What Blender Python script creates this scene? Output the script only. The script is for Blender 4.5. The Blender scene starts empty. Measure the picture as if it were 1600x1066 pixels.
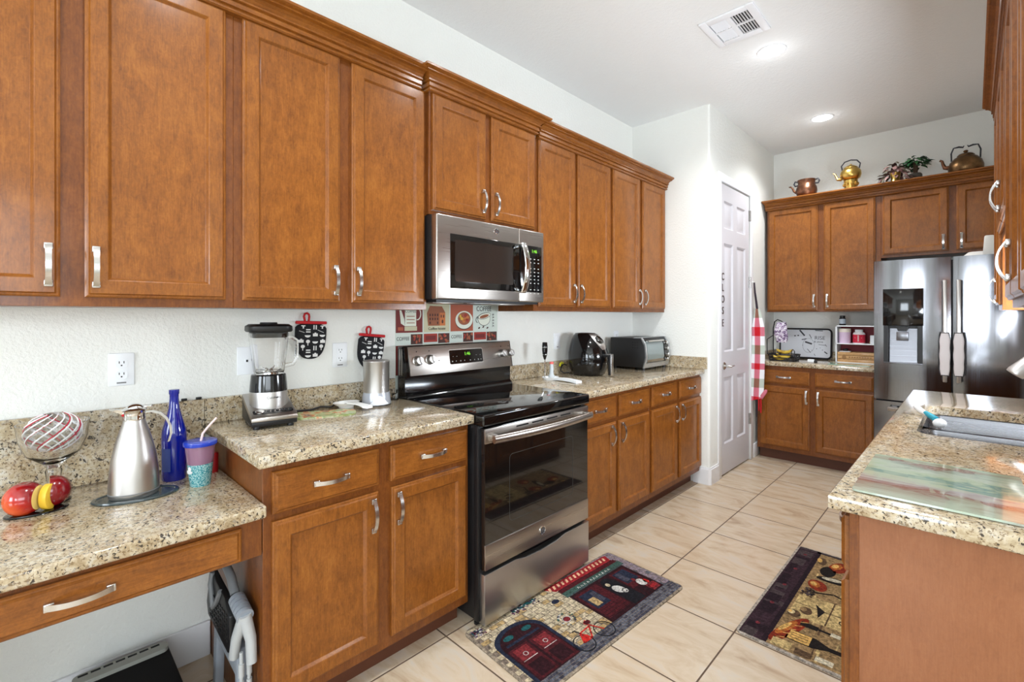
import bpy, bmesh, math, random
from mathutils import Vector, Matrix
PI = math.pi
random.seed(7)
SC = bpy.context.scene
COL = SC.collection

# ------------------------------------------------------------------ camera
cam_data = bpy.data.cameras.new('camera')
cam = bpy.data.objects.new('camera', cam_data)
COL.objects.link(cam)
cam.location = (2.185, 0.0, 1.338)
cam.rotation_euler = (math.radians(90), 0, math.radians(43.8456))
cam_data.sensor_width = 36.0
cam_data.lens = 735.04 / 1600 * 36.0
cam_data.shift_x = -14.06 / 1600
cam_data.shift_y = -39.78 / 1600
cam_data.clip_start = 0.05
SC.camera = cam

# ------------------------------------------------------------------ world, exposure
SC.view_settings.view_transform = 'Standard'
SC.view_settings.look = 'None'
SC.view_settings.gamma = 1.0
SC.view_settings.use_curve_mapping = False
SC.view_settings.exposure = 0.32
world = bpy.data.worlds.new('sky')
SC.world = world
world.use_nodes = True
world.node_tree.nodes['Background'].inputs[0].default_value = (0.75, 0.87, 1.0, 1)
world.node_tree.nodes['Background'].inputs[1].default_value = 1.0


def area_light(name, loc, rot, sx, sy, power, col=(1, 1, 1)):
    d = bpy.data.lights.new(name, 'AREA')
    d.shape = 'RECTANGLE'
    d.size, d.size_y = sx, sy
    d.energy = power
    d.color = col
    o = bpy.data.objects.new(name, d)
    COL.objects.link(o)
    o.location = loc
    o.rotation_euler = rot
    return o


# daylight through the windows; lamps tilted up to brighten the ceiling
U = math.radians
area_light('daylight_back_window', (1.42, -3.42, 1.65), (U(90 + 18), 0, 0), 1.2, 1.5, 58, (0.80, 0.90, 1.0))
area_light('daylight_back_window', (3.95, -3.42, 1.80), (U(90 + 22), 0, 0), 1.2, 1.1, 50, (0.80, 0.90, 1.0))
area_light('daylight_side_window', (4.52, -1.2, 1.75), (U(90 + 8), 0, U(90)), 2.6, 1.3, 40, (0.80, 0.90, 1.0))
area_light('daylight_sink_window', (2.565, 2.80, 1.36), (U(90 + 38), 0, U(90)), 0.66, 0.5, 52, (0.80, 0.90, 1.0))

# ------------------------------------------------------------------ mesh helper


class G:
    """collects shapes into one mesh; every shape carries a material slot index"""

    def __init__(s):
        s.bm = bmesh.new()

    def add(s, verts, faces, m=0):
        vs = [s.bm.verts.new(v) for v in verts]
        for f in faces:
            try:
                fc = s.bm.faces.new([vs[i] for i in f])
                fc.material_index = m
            except ValueError:
                pass
        return vs

    def merge(s, t, m=None):
        if m is not None:
            for f in t.faces:
                f.material_index = m
        me = bpy.data.meshes.new('tmp')
        t.to_mesh(me)
        s.bm.from_mesh(me)
        bpy.data.meshes.remove(me)
        t.free()

    def box(s, x0, x1, y0, y1, z0, z1, b=0.0, m=0, seg=2, M=None):
        t = bmesh.new()
        bmesh.ops.create_cube(t, size=1.0)
        for v in t.verts:
            v.co = Vector(((x0 + x1) / 2 + v.co.x * (x1 - x0), (y0 + y1) / 2 + v.co.y * (y1 - y0), (z0 + z1) / 2 + v.co.z * (z1 - z0)))
        if b > 0:
            bmesh.ops.bevel(t, geom=t.edges[:], offset=b, segments=seg, profile=0.5, affect='EDGES')
        if M is not None:
            bmesh.ops.transform(t, matrix=M, verts=t.verts)
        s.merge(t, m)

    def lathe(s, prof, seg=28, c=(0, 0, 0), m=0, M=None, sx=1.0, sy=1.0, cap=True, a0=0.0, a1=2 * PI):
        full = abs(a1 - a0 - 2 * PI) < 1e-6
        n = seg if full else seg + 1
        vs, fs = [], []
        for r, z in prof:
            for k in range(n):
                a = a0 + (a1 - a0) * k / seg
                vs.append(Vector((c[0] + math.cos(a) * r * sx, c[1] + math.sin(a) * r * sy, c[2] + z)))
        for i in range(len(prof) - 1):
            for k in range(seg):
                k2 = (k + 1) % n
                fs.append((i * n + k, i * n + k2, (i + 1) * n + k2, (i + 1) * n + k))
        if cap and full:
            if prof[0][0] > 1e-6:
                fs.append(tuple(range(n)))
            if prof[-1][0] > 1e-6:
                fs.append(tuple((len(prof) - 1) * n + k for k in range(n)))
        if M is not None:
            vs = [M @ v for v in vs]
        s.add(vs, fs, m)

    def tube(s, pts, r, seg=10, m=0, cap=True, closed=False):
        pts = [Vector(p) for p in pts]
        n = len(pts)
        rs = r if isinstance(r, (list, tuple)) else [r] * n
        vs, fs = [], []
        up = None
        for i, p in enumerate(pts):
            if closed:
                d = (pts[(i + 1) % n] - pts[i - 1]).normalized()
            else:
                d = (pts[min(i + 1, n - 1)] - pts[max(i - 1, 0)]).normalized()
            if up is None:
                up = Vector((0, 0, 1)) if abs(d.z) < 0.9 else Vector((1, 0, 0))
            a = d.cross(up)
            if a.length < 1e-5:
                a = d.orthogonal()
            a.normalize()
            b = a.cross(d).normalized()
            up = b
            for k in range(seg):
                t = 2 * PI * k / seg
                vs.append(p + (a * math.cos(t) + b * math.sin(t)) * rs[i])
        for i in range(n if closed else n - 1):
            j = (i + 1) % n
            for k in range(seg):
                k2 = (k + 1) % seg
                fs.append((i * seg + k, i * seg + k2, j * seg + k2, j * seg + k))
        if cap and not closed:
            fs.append(tuple(range(seg)))
            fs.append(tuple((n - 1) * seg + k for k in range(seg)))
        s.add(vs, fs, m)

    def prism(s, poly, a, b, axis='y', m=0, bev=0.0):
        """poly in the two other axes (in xyz order), extruded from a to b"""
        def P(p, t):
            if axis == 'x':
                return (t, p[0], p[1])
            if axis == 'y':
                return (p[0], t, p[1])
            return (p[0], p[1], t)
        n = len(poly)
        vs = [P(p, a) for p in poly] + [P(p, b) for p in poly]
        fs = [(i, (i + 1) % n, n + (i + 1) % n, n + i) for i in range(n)]
        fs += [tuple(range(n)), tuple(range(2 * n - 1, n - 1, -1))]
        t = bmesh.new()
        tv = [t.verts.new(v) for v in vs]
        for f in fs:
            t.faces.new([tv[i] for i in f])
        bmesh.ops.recalc_face_normals(t, faces=t.faces[:])
        if bev > 0:
            es = [e for e in t.edges if e.calc_face_angle(0) > 0.5]
            bmesh.ops.bevel(t, geom=es, offset=bev, segments=2, profile=0.5, affect='EDGES')
        s.merge(t, m)

    def ball(s, c, rx, ry=None, rz=None, m=0, u=20, v=12, M=None):
        ry = rx if ry is None else ry
        rz = rx if rz is None else rz
        t = bmesh.new()
        bmesh.ops.create_uvsphere(t, u_segments=u, v_segments=v, radius=1.0)
        for q in t.verts:
            q.co = Vector((q.co.x * rx, q.co.y * ry, q.co.z * rz))
            if M is not None:
                q.co = M @ q.co
            q.co += Vector(c)
        s.merge(t, m)

    def loft(s, rings, m=0, cap0=True, cap1=True):
        n = len(rings[0])
        vs = [p for r in rings for p in r]
        fs = []
        for i in range(len(rings) - 1):
            for k in range(n):
                k2 = (k + 1) % n
                fs.append((i * n + k, i * n + k2, (i + 1) * n + k2, (i + 1) * n + k))
        if cap0:
            fs.append(tuple(range(n)))
        if cap1:
            fs.append(tuple((len(rings) - 1) * n + k for k in range(n)))
        s.add(vs, fs, m)

    def text(s, body, size, M, m=0, ext=0.0006, align='CENTER', sx=1.0):
        cu = bpy.data.curves.new('t', 'FONT')
        cu.body = body
        cu.size = size
        cu.extrude = ext
        cu.align_x = align
        cu.align_y = 'CENTER'
        o = bpy.data.objects.new('t', cu)
        COL.objects.link(o)
        dg = bpy.context.evaluated_depsgraph_get()
        me = bpy.data.meshes.new_from_object(o.evaluated_get(dg))
        bpy.data.objects.remove(o)
        bpy.data.curves.remove(cu)
        t = bmesh.new()
        t.from_mesh(me)
        bpy.data.meshes.remove(me)
        bmesh.ops.transform(t, matrix=M @ Matrix.Diagonal((sx, 1, 1, 1)), verts=t.verts)
        s.merge(t, m)

    def obj(s, name, mats, parent=None, smooth=True, angle=38):
        bmesh.ops.recalc_face_normals(s.bm, faces=s.bm.faces[:])
        me = bpy.data.meshes.new(name)
        s.bm.to_mesh(me)
        s.bm.free()
        if not isinstance(mats, (list, tuple)):
            mats = [mats]
        for q in mats:
            me.materials.append(q)
        if smooth:
            for p in me.polygons:
                p.use_smooth = True
            me.set_sharp_from_angle(angle=math.radians(angle))
        o = bpy.data.objects.new(name, me)
        COL.objects.link(o)
        if parent is not None:
            o.parent = parent
        return o


def tag(o, label, cat, group=None):
    o['label'] = label
    o['category'] = cat
    if group:
        o['group'] = group
    return o


def thing(name, label, cat, loc=(0, 0, 0), rotz=0.0, group=None):
    o = bpy.data.objects.new(name, None)
    o.empty_display_size = 0.05
    COL.objects.link(o)
    o.location = loc
    o.rotation_euler = (0, 0, rotz)
    return tag(o, label, cat, group)


def struct(o):
    o['kind'] = 'structure'
    return o


def solo(o, loc, rotz=0.0):
    o.location = loc
    o.rotation_euler = (0, 0, rotz)
    return o


def rrect(x0, x1, y0, y1, r, k=5):
    out = []
    for cx, cy, a in ((x1 - r, y1 - r, 0), (x0 + r, y1 - r, 90), (x0 + r, y0 + r, 180), (x1 - r, y0 + r, 270)):
        for i in range(k + 1):
            t = math.radians(a + 90 * i / k)
            out.append((cx + r * math.cos(t), cy + r * math.sin(t)))
    return out


# frame whose X/Y lie in a vertical front plane: local x right, y up, normal towards -Y
FRONT = Matrix.Rotation(math.radians(90), 4, 'X')


def at(x, y, z, R=FRONT):
    return Matrix.Translation((x, y, z)) @ R


# ------------------------------------------------------------------ materials
def srgb(r, g, b):
    def f(c):
        c /= 255.0
        return c / 12.92 if c <= 0.04045 else ((c + 0.055) / 1.055) ** 2.4
    return (f(r), f(g), f(b), 1.0)


class NT:
    def __init__(s, name):
        s.mat = bpy.data.materials.new(name)
        s.mat.use_nodes = True
        s.t = s.mat.node_tree
        s.t.nodes.clear()
        s.out = s.t.nodes.new('ShaderNodeOutputMaterial')
        s.p = s.t.nodes.new('ShaderNodeBsdfPrincipled')
        s.link(s.p.outputs[0], s.out.inputs[0])

    def n(s, kind, **kw):
        nd = s.t.nodes.new('ShaderNode' + kind)
        for k, v in kw.items():
            setattr(nd, k, v)
        return nd

    def link(s, a, b):
        s.t.links.new(a, b)

    def val(s, sock, v):
        if hasattr(v, 'is_output'):
            s.link(v, sock)
        else:
            sock.default_value = v

    def math(s, op, a, b=0.0, c=0.0):
        nd = s.n('Math', operation=op)
        s.val(nd.inputs[0], a)
        s.val(nd.inputs[1], b)
        s.val(nd.inputs[2], c)
        return nd.outputs[0]

    def coords(s, kind='Object', scale=(1, 1, 1), rand=0.0):
        tc = s.n('TexCoord')
        mp = s.n('Mapping')
        mp.inputs['Scale'].default_value = scale
        src = tc.outputs[kind]
        if rand:
            oi = s.n('ObjectInfo')
            va = s.n('VectorMath', operation='ADD')
            s.link(src, va.inputs[0])
            s.link(s.math('MULTIPLY', oi.outputs['Random'], rand), va.inputs[1])
            src = va.outputs[0]
        s.link(src, mp.inputs[0])
        return mp.outputs[0]

    def noise(s, vec, scale, detail=3.0, rough=0.55, dist=0.0):
        nd = s.n('TexNoise')
        s.link(vec, nd.inputs['Vector'])
        nd.inputs['Scale'].default_value = scale
        nd.inputs['Detail'].default_value = detail
        nd.inputs['Roughness'].default_value = rough
        nd.inputs['Distortion'].default_value = dist
        return nd.outputs['Fac']

    def ramp(s, fac, stops, interp='LINEAR'):
        nd = s.n('ValToRGB')
        cr = nd.color_ramp
        cr.interpolation = interp
        while len(cr.elements) > 1:
            cr.elements.remove(cr.elements[-1])
        cr.elements[0].position = stops[0][0]
        cr.elements[0].color = stops[0][1]
        for p, c in stops[1:]:
            e = cr.elements.new(p)
            e.color = c
        s.link(fac, nd.inputs[0])
        return nd.outputs[0]

    def mix(s, fac, a, b, mode='MIX'):
        nd = s.n('Mix', data_type='RGBA', blend_type=mode)
        s.val(nd.inputs['Factor'], fac)
        s.val(nd.inputs[6], a)
        s.val(nd.inputs[7], b)
        return nd.outputs[2]

    def bump(s, h, strength=0.2, dist=0.01):
        nd = s.n('Bump')
        nd.inputs['Strength'].default_value = strength
        nd.inputs['Distance'].default_value = dist
        s.link(h, nd.inputs['Height'])
        s.link(nd.outputs[0], s.p.inputs['Normal'])

    def set(s, **kw):
        for k, v in kw.items():
            s.val(s.p.inputs[k.replace('_', ' ')], v)
        return s


def plain(name, col, rough=0.5, metal=0.0, coat=0.0, emit=None, es=0.0, trans=0.0, ior=1.45, spec=0.5, alpha=1.0):
    q = NT(name)
    q.set(Base_Color=col, Roughness=rough, Metallic=metal, IOR=ior)
    q.p.inputs['Coat Weight'].default_value = coat
    q.p.inputs['Coat Roughness'].default_value = 0.08
    q.p.inputs['Transmission Weight'].default_value = trans
    q.p.inputs['Specular IOR Level'].default_value = spec
    q.p.inputs['Alpha'].default_value = alpha
    if emit is not None:
        q.p.inputs['Emission Color'].default_value = emit
        q.p.inputs['Emission Strength'].default_value = es
    return q.mat


def wood_mat(name, dark, mid, light, horizontal=False, rough=0.5):
    q = NT(name)
    ax = (5.0, 22, 22) if horizontal else (22, 22, 5.0)
    f = q.noise(q.coords('Object', ax, rand=37.0), 1.0, 4.0, 0.6, 1.6)
    blot = q.noise(q.coords('Object', (1, 1, 1), rand=11.0), 7.0, 4.0, 0.6, 1.2)
    fig = q.noise(q.coords('Object', (70, 70, 45), rand=19.0), 1.0, 3.0, 0.65, 1.8)
    fine = q.noise(q.coords('Object', (300, 300, 30) if not horizontal else (30, 300, 300), rand=5.0), 1.0, 2.0)
    mixf = q.math('ADD', q.math('MULTIPLY', f, 0.26), q.math('ADD', q.math('MULTIPLY', blot, 0.24), q.math('ADD', q.math('MULTIPLY', fig, 0.26), q.math('MULTIPLY', fine, 0.24))))
    c = q.ramp(mixf, [(0.38, dark), (0.51, mid), (0.64, light)])
    q.set(Base_Color=c, Roughness=rough)
    q.p.inputs['Specular IOR Level'].default_value = 0.2
    q.p.inputs['Coat Weight'].default_value = 0.5
    q.p.inputs['Coat Roughness'].default_value = 0.16
    return q.mat


def granite_mat(name):
    q = NT(name)
    v = q.coords('Object', (1, 1, 1), rand=3.0)
    big = q.noise(v, 9.0, 3.0, 0.6, 0.6)
    med = q.noise(v, 48.0, 4.0, 0.65, 0.5)
    base = q.ramp(med, [(0.30, srgb(132, 112, 84)), (0.42, srgb(170, 150, 118)), (0.52, srgb(192, 176, 148)), (0.62, srgb(203, 195, 178)), (0.74, srgb(196, 194, 190))])
    tint = q.ramp(big, [(0.36, srgb(158, 132, 96)), (0.54, srgb(200, 184, 152)), (0.7, srgb(194, 186, 172))])
    c = q.mix(0.35, base, tint)
    grey = q.math('LESS_THAN', q.noise(v, 75.0, 2.0, 0.5, 0.3), 0.36)
    c = q.mix(q.math('MULTIPLY', grey, 0.55), c, srgb(140, 134, 126))
    brown = q.math('LESS_THAN', q.noise(v, 150.0, 2.5, 0.6, 0.5), 0.42)
    c = q.mix(q.math('MULTIPLY', brown, 0.75), c, srgb(112, 88, 58))
    v2 = q.coords('Object', (1, 1, 1), rand=7.0)
    gate = q.noise(v2, 26.0, 1.5)
    dk = q.math('ADD', q.noise(v2, 104.0, 2.0, 0.55, 0.4), q.math('MULTIPLY', q.math('SUBTRACT', gate, 0.5), -0.26))
    c = q.mix(q.math('MULTIPLY', q.math('LESS_THAN', dk, 0.375), 0.93), c, srgb(42, 36, 34))
    q.set(Base_Color=c, Roughness=0.12)
    q.p.inputs['Coat Weight'].default_value = 0.4
    q.p.inputs['Coat Roughness'].default_value = 0.03
    return q.mat


def paint_mat(name, col, scale=75.0, strength=0.55):
    q = NT(name)
    v = q.coords('Object')
    h = q.noise(v, scale, 3.0, 0.6)
    q.set(Base_Color=col, Roughness=0.85)
    q.p.inputs['Specular IOR Level'].default_value = 0.2
    q.bump(h, strength, 0.006)
    return q.mat


def tile_mat(name, s=0.4287, tx=0.6006, ty=3.3423):
    q = NT(name)
    tc = q.n('TexCoord')
    sx = q.n('SeparateXYZ')
    q.link(tc.outputs['Object'], sx.inputs[0])
    u = q.math('DIVIDE', q.math('SUBTRACT', sx.outputs[0], tx), s)
    w = q.math('DIVIDE', q.math('SUBTRACT', sx.outputs[1], ty), s)
    def edge(t):
        return q.math('ABSOLUTE', q.math('SUBTRACT', q.math('FRACT', q.math('ADD', t, 0.5)), 0.5))
    d = q.math('MINIMUM', edge(u), edge(w))
    grout = q.math('LESS_THAN', d, 0.0075)
    cell = q.n('CombineXYZ')
    q.link(q.math('FLOOR', u), cell.inputs[0])
    q.link(q.math('FLOOR', w), cell.inputs[1])
    wn = q.n('TexWhiteNoise')
    q.link(cell.outputs[0], wn.inputs['Vector'])
    off = q.n('VectorMath', operation='SCALE')
    q.link(wn.outputs['Color'], off.inputs[0])
    off.inputs['Scale'].default_value = 9.0
    ad = q.n('VectorMath', operation='ADD')
    q.link(tc.outputs['Object'], ad.inputs[0])
    q.link(off.outputs[0], ad.inputs[1])
    mp = q.n('Mapping')
    mp.inputs['Scale'].default_value = (2.4, 6.0, 1.0)
    q.link(ad.outputs[0], mp.inputs[0])
    st = q.noise(mp.outputs[0], 1.6, 5.0, 0.62, 1.0)
    c = q.ramp(st, [(0.28, srgb(178, 154, 128)), (0.42, srgb(198, 178, 152)), (0.55, srgb(208, 191, 168)), (0.72, srgb(203, 195, 184))])
    v = q.mix(q.math('MULTIPLY', wn.outputs['Value'], 0.16), c, srgb(196, 164, 126))
    c = q.mix(grout, v, srgb(92, 72, 56))
    q.set(Base_Color=c, Roughness=q.math('ADD', q.math('MULTIPLY', grout, 0.5), 0.24))
    q.bump(q.math('MULTIPLY', q.math('MINIMUM', d, 0.012), 60.0), 0.35, 0.004)
    return q.mat


def steel_mat(name, col, rough=0.28, axis='z', aniso=0.5):
    q = NT(name)
    sc = {'z': (260, 260, 2), 'x': (2, 260, 260), 'y': (260, 2, 260)}[axis]
    f = q.noise(q.coords('Object', sc), 1.0, 2.0)
    q.set(Base_Color=col, Metallic=1.0, Roughness=q.math('ADD', q.math('MULTIPLY', f, 0.16), rough - 0.08))
    return q.mat


M = {}
M['wall'] = paint_mat('wall_paint', srgb(234, 234, 228))
M['ceil'] = paint_mat('ceiling_texture', srgb(238, 238, 236), 55.0, 0.5)
M['white'] = plain('white_trim_paint', srgb(238, 238, 240), 0.4)
M['door_white'] = plain('white_door_paint', srgb(210, 207, 211), 0.38)
M['floor'] = tile_mat('beige_floor_tile')
M['wood'] = wood_mat('maple_upright_grain', srgb(108, 59, 15), srgb(135, 78, 23), srgb(154, 95, 33))
M['wood_h'] = wood_mat('maple_level_grain', srgb(108, 59, 15), srgb(135, 78, 23), srgb(154, 95, 33), True)
M['wood_d'] = wood_mat('maple_frame', srgb(92, 48, 13), srgb(116, 63, 19), srgb(134, 77, 27))
M['wood_p'] = wood_mat('plain_end_panel', srgb(133, 83, 52), srgb(142, 90, 58), srgb(149, 97, 64), rough=0.42)
M['toe'] = plain('dark_toe_kick', srgb(92, 52, 34), 0.5)
M['granite'] = granite_mat('speckled_granite')
M['nickel'] = plain('brushed_nickel', srgb(205, 203, 200), 0.25, 1.0)
M['steel'] = steel_mat('brushed_steel', srgb(178, 172, 166), 0.30, 'x')
M['steel_v'] = steel_mat('brushed_steel_upright', srgb(196, 193, 190), 0.36, 'z')
M['chrome'] = plain('chrome', srgb(225, 225, 225), 0.06, 1.0)
M['fridge'] = steel_mat('dark_stainless', srgb(128, 128, 132), 0.12, 'z')
M['sink_steel'] = steel_mat('satin_sink_steel', srgb(140, 140, 144), 0.28, 'x')
M['plate_steel'] = steel_mat('grey_dispenser_steel', srgb(120, 120, 124), 0.3, 'x')
M['fridge_side'] = plain('dark_grey_side', srgb(70, 68, 70), 0.45)
M['black'] = plain('black_gloss', srgb(14, 13, 14), 0.08, 0, 0.3)
M['black_glass'] = plain('black_ceramic_glass', srgb(10, 10, 11), 0.03, 0, 0.5)
M['oven_glass'] = plain('dark_oven_glass', srgb(16, 14, 13), 0.02, 0, 0.8)
M['black_m'] = plain('black_plastic', srgb(22, 21, 22), 0.42)
M['dark'] = plain('dark_recess', srgb(12, 11, 11), 0.8)
M['plastic_w'] = plain('white_plastic', srgb(236, 238, 240), 0.35)
M['glass'] = plain('clear_glass', (1, 1, 1, 1), 0.02, 0, 0, trans=1.0, ior=1.45)
M['grey_line'] = plain('grey_marking', srgb(120, 120, 120), 0.4)
M['print_w'] = plain('white_print', srgb(225, 225, 222), 0.5)
M['print_k'] = plain('black_print', srgb(24, 22, 22), 0.5)
M['green_led'] = plain('green_digits', srgb(90, 160, 40), 0.5, emit=srgb(130, 220, 50), es=0.9)
M['lamp'] = plain('lamp_glow', (1, 1, 1, 1), 0.5, emit=(1, 0.97, 0.92, 1), es=14.0)
M['red'] = plain('red_cloth', srgb(186, 24, 30), 0.7)
# ------------------------------------------------------------------ the room
H, XP, Y3, Y4 = 3.01, 0.687, 3.706, 5.37
XR, XL, YB = 2.60, 4.70, -3.60


def sbox(name, dims, mat, b=0.0):
    g = G()
    g.box(*dims, b=b)
    return struct(g.obj(name, mat))


sbox('floor', (-0.1, XL + 0.1, YB - 0.1, Y4 + 0.1, -0.06, 0.0), M['floor'])
sbox('ceiling', (-0.1, XL + 0.1, YB - 0.1, Y4 + 0.1, H, H + 0.08), M['ceil'])
sbox('wall_left', (-0.1, 0.0, YB - 0.1, Y4 + 0.1, 0.0, H), M['wall'])
sbox('wall_far', (0.0, XR + 0.1, Y4, Y4 + 0.1, 0.0, H), M['wall'])
sbox('wall_right', (XR, XR + 0.1, 1.25, Y4, 0.0, H), M['wall'])
sbox('wall_return', (XR, XL, 1.25, 1.35, 0.0, H), M['wall'])
sbox('wall_side', (XL, XL + 0.1, YB - 0.1, 1.35, 0.0, H), M['wall'])
sbox('wall_back', (0.0, XL, YB - 0.1, YB, 0.0, H), M['wall'])

# pantry enclosure with a bullnose corner and a door opening
g = G()
r = 0.02
arc = [(XP - r + r * math.sin(t), Y3 + r - r * math.cos(t)) for t in [i * PI / 10 for i in range(6)]]
ZH = 2.448
g.prism([(0.0, Y3)] + arc + [(XP, Y4), (0.0, Y4)], ZH, H, 'z')
g.prism([(0.0, Y3)] + arc + [(XP, 3.935), (0.62, 3.935), (0.62, 4.632), (XP, 4.632), (XP, Y4), (0.0, Y4)], 0, ZH, 'z')
struct(g.obj('wall_pantry', M['wall']))

sbox('baseboard_left', (0.0, 0.014, -0.5, 0.49, 0.0, 0.135), M['white'], 0.003)
g = G()
g.prism([(0.56, Y3), (0.56, Y3 - 0.014), (XP - 0.004, Y3 - 0.014), (XP + 0.014, Y3 + 0.004), (XP + 0.014, 3.866), (XP, 3.866), (XP, Y3)], 0, 0.122, 'z')
g.prism([(0.56, Y3), (0.56, Y3 - 0.008), (XP - 0.002, Y3 - 0.008), (XP + 0.008, Y3 + 0.002), (XP + 0.008, 3.866), (XP, 3.866), (XP, Y3)], 0.122, 0.135, 'z')
struct(g.obj('baseboard_pantry', M['white']))
sbox('baseboard_far', (XP, XP + 0.014, 4.71, 4.86, 0.0, 0.13), M['white'], 0.003)
# casing round the pantry door
g = G()
g.box(XP, XP + 0.010, 3.866, 3.937, 0, 2.446, 0.004)
g.box(XP, XP + 0.010, 4.630, 4.705, 0, 2.446, 0.004)
g.box(XP, XP + 0.010, 3.866, 4.705, 2.446, 2.515, 0.004)
struct(g.obj('trim_1', M['white']))
# pantry door, six panels
d = bpy.data.objects.new('door_1', None)
COL.objects.link(d)
d.location = (0.684, 3.947, 0.012)
d.rotation_euler = (0, 0, PI / 2)
struct(d)
g = G()
g.box(0, 0.672, 0.016, 0.036, 0, 2.424)
xs = [(0, 0.069), (0.273, 0.366), (0.576, 0.672)]
zs = [(0, 0.248), (0.808, 1.02), (1.933, 2.058), (2.288, 2.424)]
for a, b in xs:
    g.box(a, b, 0, 0.018, 0, 2.424)
for a, b in zs:
    for c0, c1 in ((0.069, 0.273), (0.366, 0.576)):
        g.box(c0, c1, 0, 0.018, a, b)


def ring_panel(g, x0, x1, z0, z1, rings, m=0, back=False):
    L = []
    for i, y in rings:
        L.append([(x0 + i, y, z0 + i), (x1 - i, y, z0 + i), (x1 - i, y, z1 - i), (x0 + i, y, z1 - i)])
    g.loft(L, m, cap0=back, cap1=True)


for c0, c1 in ((0.069, 0.273), (0.366, 0.576)):
    for a, b in ((0.248, 0.808), (1.02, 1.933), (2.058, 2.288)):
        ring_panel(g, c0, c1, a, b, [(0, 0.0), (0.012, 0.013), (0.026, 0.013), (0.044, 0.004)])
g.obj('door_leaf', M['door_white'], d)
g = G()
g.lathe([(0.0, 0), (0.032, 0), (0.032, 0.006), (0.026, 0.011), (0.0, 0.011)], 20, M=at(0.062, 0.0, 0.905))
g.tube([(0.062, -0.01, 0.905), (0.062, -0.05, 0.905), (0.068, -0.056, 0.905), (0.12, -0.052, 0.905), (0.175, -0.045, 0.902)], [0.010, 0.010, 0.011, 0.008, 0.007], 12)
g.obj('door_handle', M['nickel'], d)
for z in (0.37, 1.634, 2.25):
    g = G()
    g.tube([(0.682, -0.008, z - 0.05), (0.682, -0.008, z + 0.05)], 0.008, 10)
    g.box(0.66, 0.672, -0.002, 0.0, z - 0.05, z + 0.05)
    g.obj('hinge', M['nickel'], d)
for ch, z in zip('CLOSE', (1.648, 1.556, 1.460, 1.365, 1.262)):
    g = G()
    g.text(ch, 0.088, at(0.038, -0.002, z), ext=0.002, sx=0.9)
    g.obj('letter', plain('brown_letter', srgb(70, 54, 48), 0.5), d)

# windows of the room behind the camera
wp = plain('window_daylight', (1, 1, 1, 1), 0.3, emit=(0.88, 0.95, 1.0, 1), es=1.6)
for i, (x0, x1, y, fx) in enumerate(((0.8, 2.04, YB, 0), (3.3, 4.6, YB, 0), (-2.5, 0.1, XL, 1)), 1):
    g = G()
    if not fx:
        g.box(x0, x1, y, y + 0.01, 0.85, 2.4, m=1)
        for k in range(24):
            g.box(x0, x1, y + 0.02, y + 0.05, 0.88 + k * 0.064, 0.887 + k * 0.064)
        for a, b in ((x0 - 0.07, x0), (x1, x1 + 0.07), ((x0 + x1) / 2 - 0.03, (x0 + x1) / 2 + 0.03)):
            g.box(a, b, y, y + 0.06, 0.78, 2.47)
        for a, b in ((0.78, 0.85), (2.4, 2.47)):
            g.box(x0 - 0.07, x1 + 0.07, y, y + 0.06, a, b)
    else:
        g.box(y - 0.01, y, x0, x1, 1.1, 2.4, m=1)
        for a, b in ((x0 - 0.07, x0), (x1, x1 + 0.07), ((x0 + x1) / 2 - 0.03, (x0 + x1) / 2 + 0.03)):
            g.box(y - 0.06, y, a, b, 1.03, 2.47)
        for a, b in ((1.03, 1.1), (2.4, 2.47)):
            g.box(y - 0.06, y, x0 - 0.07, x1 + 0.07, a, b)
    struct(g.obj('window_%d' % i, [M['white'], wp]))

g = G()
g.box(XR - 0.006, XR, 2.46, 3.14, 1.10, 1.62, m=1)
for d_ in ((2.42, 2.46, 1.06, 1.66), (3.14, 3.18, 1.06, 1.66), (2.46, 3.14, 1.06, 1.10), (2.46, 3.14, 1.62, 1.66)):
    g.box(XR - 0.025, XR, d_[0], d_[1], d_[2], d_[3])
struct(g.obj('window_4', [M['white'], wp]))

# ------------------------------------------------------------------ recessed lamps and vent
for y, lab in ((4.63, 'round recessed ceiling light nearest the far wall of copper kettles'), (3.24, 'round recessed ceiling light beside the white air vent'),
               (1.85, 'round recessed ceiling light above the range aisle'), (0.46, 'round recessed ceiling light nearest the dining end of the room')):
    t = thing('ceiling_light', lab, 'ceiling light', (1.268, y, H), 0, 'recessed ceiling lights')
    g = G()
    g.lathe([(0.083, 0.0), (0.083, -0.004), (0.074, -0.006), (0.070, -0.003), (0.070, 0.0)], 36, cap=False)
    g.obj('trim_ring', M['white'], t)
    g = G()
    g.lathe([(0.071, 0.0), (0.071, -0.003), (0.0, -0.003)], 36)
    g.obj('lens', M['lamp'], t)
    sd = bpy.data.lights.new('ceiling_light_bulb', 'SPOT')
    sd.energy = 58
    sd.spot_size = math.radians(142)
    sd.spot_blend = 0.75
    sd.shadow_soft_size = 0.06
    sd.color = (0.93, 0.97, 1.0)
    so = bpy.data.objects.new('bulb', sd)
    COL.objects.link(so)
    so.parent = t
    so.location = (0, 0, -0.02)
    pd = bpy.data.lights.new('ceiling_light_glow', 'POINT')
    pd.energy = 0.35
    pd.shadow_soft_size = 0.05
    pd.color = (0.93, 0.97, 1.0)
    po = bpy.data.objects.new('glow', pd)
    COL.objects.link(po)
    po.parent = t
    po.location = (0, 0, -0.075)

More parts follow.
